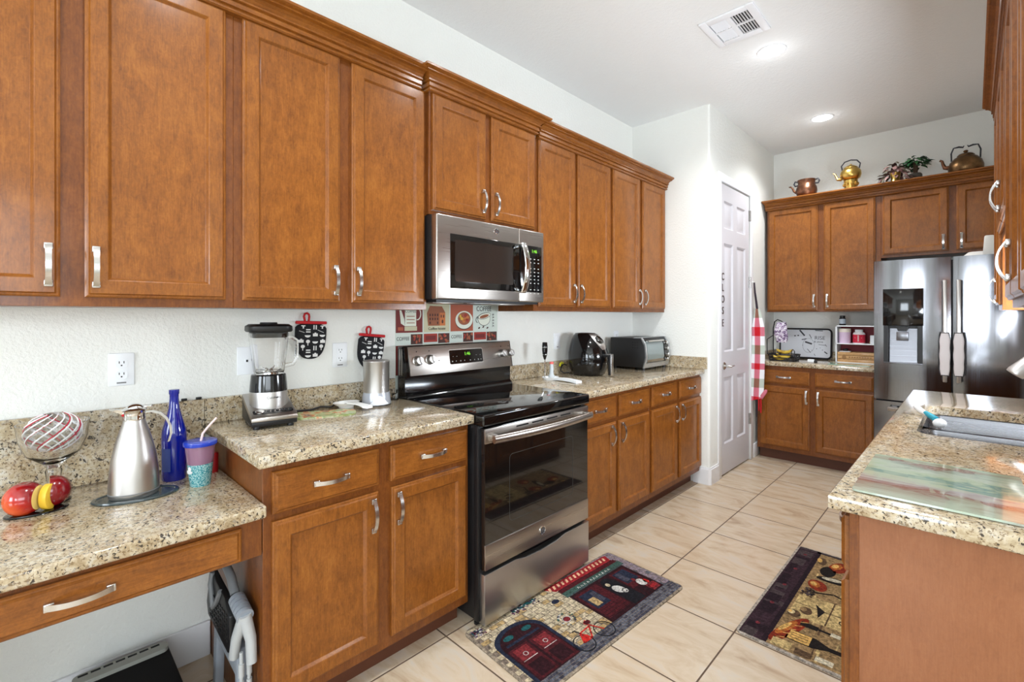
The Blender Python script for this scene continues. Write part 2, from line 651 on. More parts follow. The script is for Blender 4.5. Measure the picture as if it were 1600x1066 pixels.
t = thing('air_vent', 'white rectangular ceiling air vent with two rows of louvres', 'air vent', (1.048, 2.652, H))
VW, VL = 0.295, 0.312
g = G()
z = -0.012
g.box(0, 0.042, 0, VL, z, 0, 0.003)
g.box(VW - 0.042, VW, 0, VL, z, 0, 0.003)
g.box(0.042, VW - 0.042, 0, 0.045, z, 0, 0.003)
g.box(0.042, VW - 0.042, VL - 0.045, VL, z, 0, 0.003)
g.box(VW / 2 - 0.012, VW / 2 + 0.012, 0.045, VL - 0.045, z + 0.002, 0)
g.box(0.042, VW - 0.042, VL / 2 - 0.006, VL / 2 + 0.006, z + 0.003, 0)
g.obj('frame', M['white'], t)
g = G()
g.box(0.04, VW - 0.04, 0.04, VL - 0.04, -0.0015, -0.0005)
g.obj('backing', M['dark'], t)
for half, (a, b, tilt) in enumerate(((0.046, VW / 2 - 0.014, -30), (VW / 2 + 0.014, VW - 0.046, 34))):
    for k in range(6):
        x = a + (b - a) * (k + 0.5) / 6
        for y0, y1 in ((0.047, VL / 2 - 0.007), (VL / 2 + 0.007, VL - 0.047)):
            g = G()
            g.box(-0.0065, 0.0065, y0, y1, -0.0006, 0.0006, M=Matrix.Translation((x, 0, -0.006)) @ Matrix.Rotation(math.radians(tilt), 4, 'Y'))
            g.obj('louvre', M['white'], t)

# ------------------------------------------------------------------ cabinets
DOOR_RINGS = [(0, 0), (0, -0.011), (0.004, -0.014), (0.008, -0.0145), (0.012, -0.02), (0.050, -0.02), (0.0525, -0.0185), (0.059, -0.0095), (0.0605, -0.009)]
SLAB_RINGS = [(0, 0), (0, -0.011), (0.004, -0.014), (0.008, -0.0145), (0.014, -0.02)]


def pull(parent, cx, cz, vertical, y0=-0.02, L=0.116, w=0.013):
    g = G()
    n = 14
    rows = []
    for i in range(n + 1):
        t = -1 + 2 * i / n
        s = t * L / 2
        out = 0.009 + 0.021 * (1 - abs(t) ** 2.2)
        th = 0.0026
        ww = w / 2 * (1.0 + 0.25 * abs(t) ** 4)
        r = []
        for a, b in ((-ww, out - th), (ww, out - th), (ww, out + th), (-ww, out + th)):
            r.append((cx + (a if vertical else s), y0 - b, cz + (s if vertical else a)))
        rows.append(r)
    g.loft(rows)
    for sg in (-1, 1):
        s = sg * (L / 2 - 0.006)
        px, pz = (cx, cz + s) if vertical else (cx + s, cz)
        g.box(px - 0.0095, px + 0.0095, y0 - 0.0125, y0, pz - 0.0095, pz + 0.0095, 0.0025)
    return g.obj('pull_handle', M['nickel'], parent)


CROWN = [(0, 2.392), (0.024, 2.392), (0.030, 2.396), (0.030, 2.401), (0.024, 2.405), (0.024, 2.409), (0.034, 2.411), (0.034, 2.426), (0.031, 2.431), (0.042, 2.433), (0.042, 2.439),
         (0.038, 2.442), (0.046, 2.452), (0.058, 2.459), (0.073, 2.462), (0.073, 2.468), (0.082, 2.470), (0.090, 2.474), (0.090, 2.484), (0, 2.484)]


def crown(parent, x0, x1, m0=0.0, m1=0.0, D=0.3, dz=0.0, k=1.0, mat=None, cut0=0.0, cut1=0.0):
    g = G()
    rings = []
    P = [(o * k, z + dz) for o, z in CROWN]
    if m0:
        rings.append([(x0 - o * m0, D, z) for o, z in P])
    rings.append([(x0 - o * m0, -o, z) for o, z in P])
    rings.append([(x1 + o * m1, -o, z) for o, z in P])
    if m1:
        rings.append([(x1 + o * m1, D, z) for o, z in P])
    g.loft(rings)
    return g.obj('crown', mat or M['wood_h'], parent, smooth=False)


def cabinet(name, label, cat, loc, rot, W, D, z0, z1, doors=(), drawers=(), toe=False, group=None, sides_down=(), wd='wood', hollow=None):
    t = thing(name, label, cat, loc, rot, group)
    g = G()
    if hollow:
        g.box(0, W, 0, D - 0.003, z0, hollow, 0.0012, seg=1)
        g.box(0, W, 0, 0.02, hollow, z1)
    else:
        g.box(0, W, 0, D - 0.003, z0, z1, 0.0012, seg=1)
    for s in sides_down:
        g.box(0 if s == 0 else W - 0.018, 0.018 if s == 0 else W, 0, D - 0.003, 0, z0 + 0.01)
    g.obj('carcass', M['wood_d'], t)
    if toe:
        g = G()
        g.box(0, W, 0.075, 0.09, 0, z0)
        g.obj('toe_kick', M['toe'], t)
    for dr in doors:
        x0, x1, a, b, hx, hz = dr[:6]
        g = G()
        ring_panel(g, x0, x1, a, b, DOOR_RINGS, back=True)
        o = g.obj('door', M[wd], t, smooth=False)
        if hx is not None:
            pull(o, hx, hz, True)
    for x0, x1, a, b in drawers:
        g = G()
        ring_panel(g, x0, x1, a, b, SLAB_RINGS, back=True)
        o = g.obj('drawer', M['wood_h'], t, smooth=False)
        pull(o, (x0 + x1) / 2, (a + b) / 2 + 0.002, False)
    return t


Q = PI / 2
DZ0, DZ1 = 1.392, 2.398
HZ = 1.48
LU = 'upper wall cabinets'
# left run, wall cabinets
c = cabinet('wall_cabinet', 'tall double-door maple wall cabinet above the desk counter', 'cabinet', (0.305, -0.335, 0), Q, 0.828, 0.305, 1.365, 2.40,
            [(0.035, 0.392, DZ0, DZ1, 0.368, HZ), (0.443, 0.803, DZ0, DZ1, 0.467, HZ)], group=LU)
crown(c, 0, 0.828)
c = cabinet('wall_cabinet', 'double-door maple wall cabinet above the blender and oven mitts', 'cabinet', (0.305, 0.493, 0), Q, 0.812, 0.305, 1.365, 2.40,
            [(0.026, 0.383, DZ0, DZ1, 0.359, HZ), (0.433, 0.794, DZ0, DZ1, 0.457, HZ)], group=LU)
crown(c, 0, 0.765)
c = cabinet('wall_cabinet', 'short double-door maple wall cabinet directly over the microwave', 'cabinet', (0.325, 1.305, 0), Q, 0.755, 0.325, 1.82, 2.40,
            [(0.016, 0.352, 1.842, DZ1, 0.326, 1.932), (0.391, 0.735, 1.842, DZ1, 0.417, 1.932)], group=LU)
crown(c, 0.012, 0.722, 0.9, 0.9, 0.09, 0.004)
c = cabinet('wall_cabinet', 'double-door maple wall cabinet right after the microwave, above the air fryer', 'cabinet', (0.305, 2.062, 0), Q, 0.816, 0.305, 1.365, 2.40,
            [(0.034, 0.391, DZ0, DZ1, 0.366, HZ), (0.418, 0.803, DZ0, DZ1, 0.442, HZ)], group=LU)
crown(c, 0.02, 0.816)
c = cabinet('wall_cabinet', 'double-door maple wall cabinet against the pantry wall, above the toaster oven', 'cabinet', (0.305, 2.879, 0), Q, 0.824, 0.305, 1.365, 2.40,
            [(0.019, 0.398, DZ0, DZ1, 0.374, HZ), (0.438, 0.812, DZ0, DZ1, 0.462, HZ)], group=LU)
crown(c, 0, 0.824)

# left run, base cabinets
LB = 'base cabinets along the range wall'
BZ0, BZ1, WZ0, WZ1 = 0.140, 0.697, 0.720, 0.852
c = cabinet('base_cabinet', 'maple base cabinet with two drawers and two doors under the blender', 'cabinet', (0.61, 0.493, 0), Q, 0.815, 0.61, 0.10, 0.876,
            [(0.024, 0.385, BZ0, BZ1, 0.358, 0.619), (0.438, 0.797, BZ0, BZ1, 0.462, 0.617)], [(0.024, 0.387, WZ0, WZ1), (0.434, 0.803, WZ0, WZ1)], toe=True, group=LB, sides_down=(0,))
c = cabinet('base_cabinet', 'maple base cabinet beside the range with two drawers and two doors', 'cabinet', (0.61, 2.092, 0), Q, 0.786, 0.61, 0.10, 0.876,
            [(0.012, 0.366, BZ0, BZ1, 0.310, 0.622), (0.396, 0.774, BZ0, BZ1, 0.424, 0.622)], [(0.012, 0.366, WZ0, WZ1), (0.402, 0.774, WZ0, WZ1)], toe=True, group=LB)
c = cabinet('base_cabinet', 'maple base cabinet against the pantry wall with two drawers and two doors', 'cabinet', (0.61, 2.879, 0), Q, 0.824, 0.61, 0.10, 0.876,
            [(0.022, 0.396, BZ0, BZ1, 0.366, 0.622), (0.436, 0.818, BZ0, BZ1, 0.464, 0.622)], [(0.022, 0.394, WZ0, WZ1), (0.436, 0.818, WZ0, WZ1)], toe=True, group=LB)
# desk drawer unit
t = thing('desk_apron', 'wide maple pencil drawer unit hung beneath the low desk counter', 'drawer unit', (0.61, -0.5, 0), Q)
g = G()
g.box(0, 0.99, 0, 0.018, 0.603, 0.727)
g.box(0, 0.018, 0, 0.59, 0.0, 0.727)  # unseen panel down to the floor, added to block back-window light
g.box(0.972, 0.99, 0.018, 0.59, 0.603, 0.727)
g.obj('carcass', M['wood_d'], t)
g = G()
ring_panel(g, 0.234, 0.932, 0.609, 0.706, SLAB_RINGS, back=True)
o = g.obj('drawer', M['wood_h'], t, smooth=False)
pull(o, 0.583, 0.660, False, L=0.122)

# far wall cabinets
FU = 'cabinets on the far wall'
c = cabinet('wall_cabinet', 'double-door maple wall cabinet above the red shelf organizer', 'cabinet', (0.718, 5.045, 0), 0, 0.90, 0.325, 1.372, 2.38,
            [(0.014, 0.434, 1.383, 2.366, 0.406, 1.475), (0.480, 0.862, 1.383, 2.366, 0.510, 1.475)], group=FU)
crown(c, 0, 0.90, 0.3, 0, 0.3, -0.028)
c = cabinet('wall_cabinet', 'short double-door maple wall cabinet above the fridge', 'cabinet', (1.618, 5.045, 0), 0, 0.93, 0.325, 1.83, 2.38,
            [(0.012, 0.430, 1.852, 2.366, 0.398, 1.925), (0.474, 0.900, 1.852, 2.366, 0.504, 1.925)], group=FU)
crown(c, 0, 0.96, 0, 0, 0.3, -0.028)
c = cabinet('base_cabinet', 'maple base cabinet on the far wall between pantry and fridge', 'cabinet', (0.715, 4.76, 0), 0, 0.905, 0.61, 0.10, 0.876,
            [(0.025, 0.432, BZ0, 0.690, 0.410, 0.614), (0.478, 0.888, BZ0, 0.690, 0.500, 0.612)], [(0.025, 0.432, 0.714, 0.836), (0.474, 0.888, 0.714, 0.836)], toe=True, group=FU)

# right run
RB = 'base cabinets under the sink counter'
for i, (ya, yb, lab) in enumerate(((2.15, 1.36, 'maple base cabinet at the open end of the sink counter'), (3.0, 2.15, 'maple base cabinet under the sink'), (3.48, 3.0, 'maple base cabinet at the fridge end of the sink counter'))):
    W = ya - yb
    c = cabinet('base_cabinet', lab, 'cabinet', (1.971, ya, 0), -Q, W - 0.004 if i == 0 else W, 0.61, 0.10, 0.876,
                [(0.02, W / 2 - 0.015, BZ0, 0.697 if i != 2 else 0.697, W / 2 - 0.04, 0.62), (W / 2 + 0.015, W - 0.012, BZ0, 0.697, W / 2 + 0.04, 0.62)] if i != 2 else [(0.02, W - 0.02, BZ0, 0.697, W - 0.05, 0.62)],
                [(0.02, W / 2 - 0.015, WZ0, WZ1), (W / 2 + 0.015, W - 0.012, WZ0, WZ1)] if i != 2 else [(0.02, W - 0.02, WZ0, WZ1)], toe=(i != 0), group=RB, hollow=0.66 if i == 1 else None)
    if i == 0:
        g = G()
        g.box(W - 0.004, W - 0.0005, 0.019, 0.607, 0.0, 0.876)
        o = g.obj('end_panel', M['wood_p'], c)
        o['label'] = 'plain pale end panel'
        g = G()
        g.box(W - 0.012, W + 0.002, 0.0, 0.0195, 0.0, 0.876, 0.001, seg=1)
        g.obj('end_stile', M['wood_d'], c)
        g = G()
        g.box(0, W - 0.02, 0.075, 0.09, 0, 0.1)
        g.obj('toe_kick', M['toe'], c)
RU = 'wall cabinets above the sink counter'
for ya, yb, a, b, lab in ((3.62, 3.22, 1.365, 2.40, 'narrow maple wall cabinet at the fridge end above the sink counter'), (3.22, 2.42, 1.70, 2.40, 'short maple wall cabinet with paired handles above the sink'),
                          (2.42, 1.68, 1.365, 2.40, 'full height maple wall cabinet with paired bow handles beside the sink'), (1.68, 1.30, 1.365, 2.40, 'narrow maple wall cabinet at the open end above the sink counter')):
    W = ya - yb
    if W > 0.6:
        ds = [(0.02, W / 2 - 0.006, a + 0.027, DZ1, W / 2 - 0.03, a + 0.14), (W / 2 + 0.006, W - 0.02, a + 0.027, DZ1, W / 2 + 0.03, a + 0.14)]
    else:
        ds = [(0.02, W - 0.02, a + 0.027, DZ1, W - 0.05 if ya > 2 else None, a + 0.095)]
    c = cabinet('wall_cabinet', lab, 'cabinet', (2.287, ya, 0), -Q, W, 0.313, a, b, ds, group=RU)
    crown(c, 0, W, k=0.72)

# ------------------------------------------------------------------ stone counters
def slab(name, label, x0, x1, y0, y1, z0, z1):
    g = G()
    g.box(x0, x1, y0, y1, z0, z1, 0.006, seg=3)
    return tag(g.obj(name, M['granite']), label, 'counter')


def splash(lab, *d):
    g = G()
    g.box(*d, b=0.002, seg=1)
    return tag(g.obj('backsplash', M['granite']), lab, 'backsplash')


o = slab('worktop', 'low granite desk counter holding the carafe and apple ornament', 0, 0.65, -0.5, 0.4925, 0.727, 0.764)
splash('tall granite backsplash strip behind the carafe and blue bottle', 0.0, 0.02, -0.5, 0.4695, 0.764, 1.012)
o = slab('worktop', 'granite counter between desk and range, under the blender', 0, 0.65, 0.470, 1.312, 0.876, 0.914)
splash('granite backsplash strip behind the blender and steel canister', 0.0, 0.02, 0.4705, 1.312, 0.914, 1.012)
o = slab('worktop', 'granite counter holding the air fryer and toaster oven', 0, 0.65, 2.088, 3.704, 0.876, 0.914)
splash('long granite backsplash strip behind the air fryer and toaster oven', 0.0, 0.02, 2.088, 3.683, 0.914, 1.010)
splash('short granite side splash against the pantry end wall', 0.0, 0.672, 3.684, 3.704, 0.914, 1.008)
o = slab('worktop', 'granite counter on the far wall beside the fridge', 0.689, 1.622, 4.72, 5.368, 0.876, 0.914)
splash('granite backsplash strip behind the printed tray and red organizer', 0.71, 1.622, 5.348, 5.368, 0.914, 0.99)
splash('short granite side splash beside the checked apron', 0.689, 0.709, 4.76, 5.368, 0.914, 0.99)

# sink counter with an opening for the bowl
SX0, SX1, SY0, SY1 = 2.035, 2.47, 2.212, 2.932
CX0, CX1, CY0, CY1 = 1.935, 2.598, 1.322, 3.50
K = 5
inn = rrect(SX0, SX1, SY0, SY1, 0.06, K)
cor = [(CX1, CY1), (CX0, CY1), (CX0, CY0), (CX1, CY0)]
g = G()
vs, fs = [], []
n = len(inn)
e = 0.006
ZT, ZB = 0.914, 0.876
for p in inn:
    vs.append((p[0], p[1], ZT))
for p in inn:
    vs.append((p[0], p[1], ZB))
b0 = len(vs)
sgn = [(-1, -1), (1, -1), (1, 1), (-1, 1)]
for (x, y), (sx, sy) in zip(cor, sgn):
    vs.append((x + sx * e, y + sy * e, ZT))
for x, y in cor:
    vs.append((x, y, ZT - e))
for x, y in cor:
    vs.append((x, y, ZB + 0.003))
for (x, y), (sx, sy) in zip(cor, sgn):
    vs.append((x + sx * 0.003, y + sy * 0.003, ZB))
for i in range(n):
    j = (i + 1) % n
    c0, c1 = i // (K + 1), j // (K + 1)
    fs.append((i, j, n + j, n + i))
    if c0 == c1:
        fs.append((i, j, b0 + c0))
        fs.append((n + i, n + j, b0 + 12 + c0))
    else:
        fs.append((i, j, b0 + c1, b0 + c0))
        fs.append((n + i, n + j, b0 + 12 + c1, b0 + 12 + c0))
for k in range(4):
    k2 = (k + 1) % 4
    for L in range(3):
        fs.append((b0 + 4 * L + k, b0 + 4 * L + k2, b0 + 4 * (L + 1) + k2, b0 + 4 * (L + 1) + k))
g.add(vs, fs)
tag(g.obj('worktop', M['granite'], angle=50), 'granite sink counter with a sink opening, facing the range', 'counter')
# ------------------------------------------------------------------ range (local: x along the front, y into the wall)
t = thing('range', 'freestanding stainless range with black glass cooktop and oven door', 'range', (0.69, 1.316, 0), Q)
W = 0.762
g = G()
g.box(0.004, W - 0.004, 0.045, 0.64, 0.03, 0.885, 0.003)
g.box(0.0, 0.03, 0.022, 0.05, 0.03, 0.868, 0.003)
g.box(W - 0.03, W, 0.022, 0.05, 0.03, 0.868, 0.003)
g.obj('body', M['black_m'], t)
for x in (0.03, W - 0.03):
    for y in (0.06, 0.58):
        g = G()
        g.lathe([(0.016, 0), (0.016, 0.008), (0.009, 0.012), (0.009, 0.032)], 14, (x, y, 0))
        g.obj('foot', M['black_m'], t)
g = G()
g.box(0.0, W, -0.012, 0.575, 0.866, 0.917, 0.010, seg=3)
o = g.obj('cooktop', M['black_glass'], t)
for cx, cy, rr in ((0.20, 0.16, 0.115), (0.56, 0.16, 0.085), (0.20, 0.42, 0.075), (0.56, 0.42, 0.105)):
    g = G()
    for q in (rr, rr * 0.62):
        g.lathe([(q, 0.9172), (q + 0.0016, 0.9172)], 48, (cx, cy, 0), cap=False)
    g.obj('burner_ring', plain('burner_print', srgb(44, 42, 42), 0.2), o)
g = G()
g.prism([(0.565, 0.905), (0.575, 0.925), (0.592, 0.940), (0.592, 1.03), (0.658, 1.03), (0.658, 0.905)], 0.004, W - 0.004, 'x')
g.obj('backguard', M['black'], t)
# sloped control panel
def on_panel(x, z, d=0.0):
    """point on the sloped face, z in 1.03..1.175"""
    k = (z - 1.03) / 0.145
    return (x, 0.566 + 0.026 * k - d, z)
pa = math.atan2(0.026, 0.145)
PR = Matrix.Rotation(-pa, 4, 'X') @ FRONT
g = G()
g.prism([(0.572, 1.024), (0.598, 1.178), (0.606, 1.182), (0.655, 1.176), (0.655, 1.024)], 0.0, W, 'x', bev=0.002)
o = g.obj('console', M['black'], t)
g = G()
g.prism([(0.565, 1.028), (0.592, 1.176), (0.600, 1.176), (0.573, 1.028)], 0.02, W - 0.012, 'x', bev=0.0015)
cp = g.obj('control_panel', M['steel'], o)
g = G()
for y in (0.612, 0.632):
    g.box(-0.003, 0.002, y, y + 0.006, 1.03, 1.165, 0.001)
g.obj('side_trim', M['steel'], o)
g = G()
g.loft([[on_panel(x, z, 0.002) for x, z in rrect(0.272, 0.520, 1.066, 1.150, 0.008)], [on_panel(x, z, -0.004) for x, z in rrect(0.272, 0.520, 1.066, 1.150, 0.008)]])
g.loft([[on_panel(x, z, 0.003) for x, z in rrect(0.276, 0.516, 1.070, 1.146, 0.007)], [on_panel(x, z, 0.0) for x, z in rrect(0.276, 0.516, 1.070, 1.146, 0.007)]], m=1)
for i, x in enumerate((0.292, 0.318, 0.350, 0.378, 0.420, 0.452, 0.48, 0.5)):
    g.text('v' if i % 2 else 'o', 0.013, Matrix.Translation(on_panel(x, 1.086, 0.0034)) @ PR, 2, 0.0002)
for x, s in ((0.30, '--'), (0.326, '--'), (0.468, '--'), (0.497, '--')):
    g.text(s, 0.012, Matrix.Translation(on_panel(x, 1.112, 0.0034)) @ PR, 2, 0.0002)
g.text('1:46', 0.026, Matrix.Translation(on_panel(0.402, 1.122, 0.0034)) @ PR, 3, 0.0002)
g.obj('display', [M['steel'], M['black'], M['print_w'], M['green_led']], o)
for x, z in ((0.068, 1.102), (0.146, 1.104), (0.672, 1.106), (0.737, 1.106)):
    g = G()
    R = Matrix.Translation(on_panel(x, z)) @ PR
    g.lathe([(0.027, 0), (0.027, 0.004), (0.024, 0.006), (0.022, 0.026), (0.019, 0.030), (0.0, 0.030)], 28, M=R)
    g.box(-0.004, 0.004, -0.019, 0.019, 0.028, 0.036, 0.002, M=R @ Matrix.Rotation(0.35, 4, 'Z'))
    g.obj('knob', M['steel_v'], o)
g = G()
for x in (0.068, 0.146, 0.672, 0.737):
    g.lathe([(0.0, 0), (0.0035, 0), (0.0035, 0.0008), (0, 0.0008)], 10, M=Matrix.Translation(on_panel(x, 1.150, 0.0005)) @ PR)
g.lathe([(0.0, 0), (0.004, 0), (0.004, 0.001), (0, 0.001)], 10, M=Matrix.Translation(on_panel(0.205, 1.096, 0.0005)) @ PR)
g.obj('marking', M['print_k'], o)
# oven door
g = G()
g.box(0.012, W - 0.012, -0.002, 0.04, 0.252, 0.858, 0.003)
o = g.obj('oven_door', M['black'], t)
for a_, b_ in ((0.792, 0.856), (0.255, 0.362)):
    g = G()
    g.box(0.012, W - 0.012, -0.010, 0.0, a_, b_, 0.003)
    g.obj('steel_band', M['steel'], o)
g = G()
g.box(0.014, W - 0.014, -0.006, 0.0, 0.362, 0.792)
gl = g.obj('glass', M['oven_glass'], o)
g = G()
R0 = rrect(0.16, 0.62, 0.42, 0.72, 0.02)
R1 = rrect(0.162, 0.618, 0.422, 0.718, 0.019)
g.loft([[(x, -0.0062, z) for x, z in R0], [(x, -0.0064, z) for x, z in R0], [(x, -0.0064, z) for x, z in R1], [(x, -0.0062, z) for x, z in R1]], cap0=False, cap1=False)
g.obj('window_line', plain('window_line_print', srgb(58, 58, 56), 0.3), o)
g = G()
for k in range(4):
    x = 0.20 + k * 0.105
    g.box(x, x + 0.08, -0.0106, -0.0098, 0.835, 0.842, 0.0)
g.obj('vent_slot', M['dark'], o)
g = G()
pts = [(0.052, -0.058, 0.826)]
rows = []
for i in range(25):
    u = i / 24
    x = 0.03 + u * (W - 0.06)
    y = -0.046 - 0.026 * (1 - (2 * u - 1) ** 2)
    rows.append([(x, y + 0.010 * math.cos(a), 0.815 + 0.017 * math.sin(a)) for a in [2 * PI * k / 14 for k in range(14)]])
g.loft(rows)
for x in (0.048, W - 0.048):
    g.box(x - 0.014, x + 0.014, -0.05, -0.008, 0.800, 0.830, 0.004)
g.obj('oven_handle', M['steel'], o)
g = G()
Bm = at(0.378, -0.0102, 0.312)
g.lathe([(0.0, 0), (0.020, 0), (0.020, 0.003), (0.0165, 0.0035), (0.016, 0.002), (0.0, 0.002)], 28, M=Bm)
g.lathe([(0.0, 0.0021), (0.0148, 0.0021), (0.0148, 0.0026), (0, 0.0026)], 28, M=Bm, m=1)
g.text('GE', 0.016, at(0.378, -0.0130, 0.312), 0, 0.0003)
g.obj('badge', [M['chrome'], M['fridge_side']], o)
# warming drawer with a finger scoop in its upper edge
g = G()
top = [(0.012, 0.236), (0.20, 0.236), (0.27, 0.222), (0.378, 0.217), (0.486, 0.222), (0.556, 0.236), (W - 0.006, 0.236)]
g.prism([(0.012, 0.022), *top, (W - 0.006, 0.022)], -0.008, 0.03, 'y', bev=0.002)
g.obj('storage_drawer', M['steel_v'], t)

# ------------------------------------------------------------------ microwave
t = thing('microwave', 'stainless over-the-range microwave hung under the short cabinet', 'microwave', (0.40, 1.296, 1.402), Q)
W, HH = 0.752, 0.412
g = G()
g.box(0, W, 0.045, 0.395, 0.012, HH, 0.003)
g.box(0.02, W - 0.02, 0.03, 0.38, 0.0, 0.014)
g.obj('body', M['black_m'], t)
g = G()
g.box(0.05, 0.24, 0.10, 0.26, -0.003, 0.001, 0.001)
g.box(0.50, 0.70, 0.10, 0.26, -0.003, 0.001, 0.001)
g.obj('grease_filter', M['steel'], t)
g = G()
g.box(0.28, 0.46, 0.06, 0.12, -0.002, 0.001)
g.obj('lamp_cover', M['plastic_w'], t)
# door and control side, front steel with a bowed left edge
g = G()
g.box(0.0, 0.548, 0.0, 0.045, 0.012, HH, 0.007, seg=3)
o = g.obj('door', M['steel'], t)
g = G()
g.box(0.078, 0.548, -0.003, 0.002, 0.066, 0.326, 0.003)
g.obj('window', M['oven_glass'], o)
g = G()
g.loft([[(x, -0.0031, z) for x, z in rrect(0.105, 0.50, 0.10, 0.30, 0.012)], [(x, -0.0034, z) for x, z in rrect(0.105, 0.50, 0.10, 0.30, 0.012)]])
g.obj('screen', plain('window_screen', srgb(38, 34, 32), 0.12, coat=0.6), o)
g = G()
rows = []
for i in range(21):
    u = i / 20
    z = 0.062 + u * 0.268
    y = -0.022 - 0.032 * math.sin(PI * u) ** 0.8
    rows.append([(0.560 + 0.020 * math.cos(a), y + 0.008 * math.sin(a), z) for a in [2 * PI * k / 12 for k in range(12)]])
g.loft(rows)
for z in (0.07, 0.322):
    g.box(0.548, 0.574, -0.03, 0.0, z - 0.012, z + 0.012, 0.004)
g.obj('door_handle', M['chrome'], o)
g = G()
Bm = at(0.378, -0.0005, 0.374)
g.lathe([(0.0, 0), (0.0165, 0), (0.0165, 0.003), (0.0135, 0.0035), (0.013, 0.002), (0.0, 0.002)], 28, M=Bm)
g.lathe([(0.0, 0.0021), (0.0122, 0.0021), (0.0122, 0.0026), (0, 0.0026)], 28, M=Bm, m=1)
g.text('GE', 0.013, at(0.378, -0.0033, 0.374), 0, 0.0003)
g.obj('badge', [M['chrome'], M['fridge_side']], o)
g = G()
g.box(0.549, W, 0.0, 0.045, 0.012, HH, 0.006, seg=3)
o = g.obj('control_side', M['steel'], t)
g = G()
g.box(0.549, W - 0.022, -0.003, 0.002, 0.066, 0.326, 0.002)
g.text('1:46', 0.026, at(0.668, -0.0032, 0.296), 1, 0.0003)
for r in range(9):
    z = 0.252 - r * 0.0205 - (0.012 if r > 1 else 0) - (0.016 if r > 6 else 0)
    for cix in range(3):
        g.box(0.632 + cix * 0.032, 0.642 + cix * 0.032, -0.0034, -0.0028, z - 0.0018, z + 0.0018, m=2)
g.obj('keypad', [M['black'], M['green_led'], M['print_w']], o)

# ------------------------------------------------------------------ fridge
FX0, FX1, FY = 1.634, 2.524, 4.50
t = thing('fridge', 'large dark stainless french-door fridge with ice and water dispenser', 'fridge', (FX0, FY, 0))
W = FX1 - FX0
g = G()
g.box(0.004, W - 0.004, 0.075, 0.80, 0.03, 1.74, 0.004)
g.obj('cabinet_body', M['fridge_side'], t)


def bow(x, x0, x1, b=0.012):
    u = (x - (x0 + x1) / 2) / ((x1 - x0) / 2)
    return 0.012 - b * (1 - u * u)


def bowed(g, xa, xb, za, zb, x0, x1, m=0, n=10, depth=0.07, bev=0.003):
    poly = [(xa + (xb - xa) * i / n, bow(xa + (xb - xa) * i / n, x0, x1)) for i in range(n + 1)]
    g.prism(poly + [(xb, depth), (xa, depth)], za, zb, 'z', m, 0)


mid = W / 2
# left door with a dispenser niche
dx0, dx1, dz0, dz1 = 0.060, 0.288, 0.980, 1.535
g = G()
x0, x1, za, zb = 0.0, mid - 0.006, 0.70, 1.755
bowed(g, x0, x1, za, dz0, x0, x1)
bowed(g, x0, x1, dz1, zb, x0, x1)
bowed(g, x0, dx0, dz0, dz1, x0, x1, n=4)
bowed(g, dx1, x1, dz0, dz1, x0, x1, n=6)
g.box(dx0, dx1, 0.064, 0.07, dz0, dz1)
o = g.obj('door', M['fridge'], t, angle=20)
g = G()
g.box(dx0 - 0.004, dx1 + 0.004, bow(0.17, x0, x1) - 0.004, 0.03, 1.262, dz1 + 0.003, 0.003)
g.obj('dispenser_screen', M['black'], o)
g = G()
g.box(dx0, dx0 + 0.028, 0.0, 0.064, dz0, 1.262)
g.box(dx1 - 0.028, dx1, 0.0, 0.064, dz0, 1.262)
g.box(dx0, dx1, 0.055, 0.064, dz0, 1.262)
g.obj('dispenser_niche', M['black_m'], o)
g = G()
g.prism([(0.03, 0.985), (0.052, 1.24), (0.056, 1.24), (0.045, 0.985)], dx0 + 0.034, dx1 - 0.034, 'x')
g.box(0.135, 0.205, 0.018, 0.05, 1.15, 1.215, 0.003)
g.box(dx0, dx1, -0.006, 0.06, dz0 - 0.004, dz0 + 0.006, 0.002)
g.obj('dispenser_plate', M['plate_steel'], o)
g = G()
g.prism([(0.132, 1.255), (0.145, 1.222), (0.195, 1.222), (0.208, 1.255)], 0.01, 0.05, 'y')
g.obj('dispenser_spout', M['black_m'], o)
g = G()
bowed(g, mid + 0.006, W, 0.70, 1.755, mid + 0.006, W)
o2 = g.obj('door', M['fridge'], t, angle=20)
for par, x in ((o, mid - 0.036), (o2, mid + 0.036)):
    g = G()
    g.box(x - 0.012, x + 0.012, -0.052, -0.034, 0.868, 1.588, 0.005)
    for z in (0.90, 1.555):
        g.box(x - 0.010, x + 0.010, -0.04, 0.014, z - 0.02, z + 0.02, 0.003)
    g.obj('door_handle', M['steel_v'], par)
g = G()
bowed(g, 0.0, W, 0.09, 0.688, 0.0, W, n=16)
o = g.obj('freezer_drawer', M['fridge'], t, angle=20)
g = G()
g.box(0.09, W - 0.09, -0.06, -0.042, 0.625, 0.655, 0.005)
for x in (0.12, W - 0.12):
    g.box(x - 0.02, x + 0.02, -0.05, 0.0, 0.628, 0.652, 0.003)
g.obj('drawer_handle', M['steel'], o)
g = G()
g.box(0.01, W - 0.01, 0.06, 0.5, 0.0, 0.085)
g.obj('base_grille', M['black_m'], t)
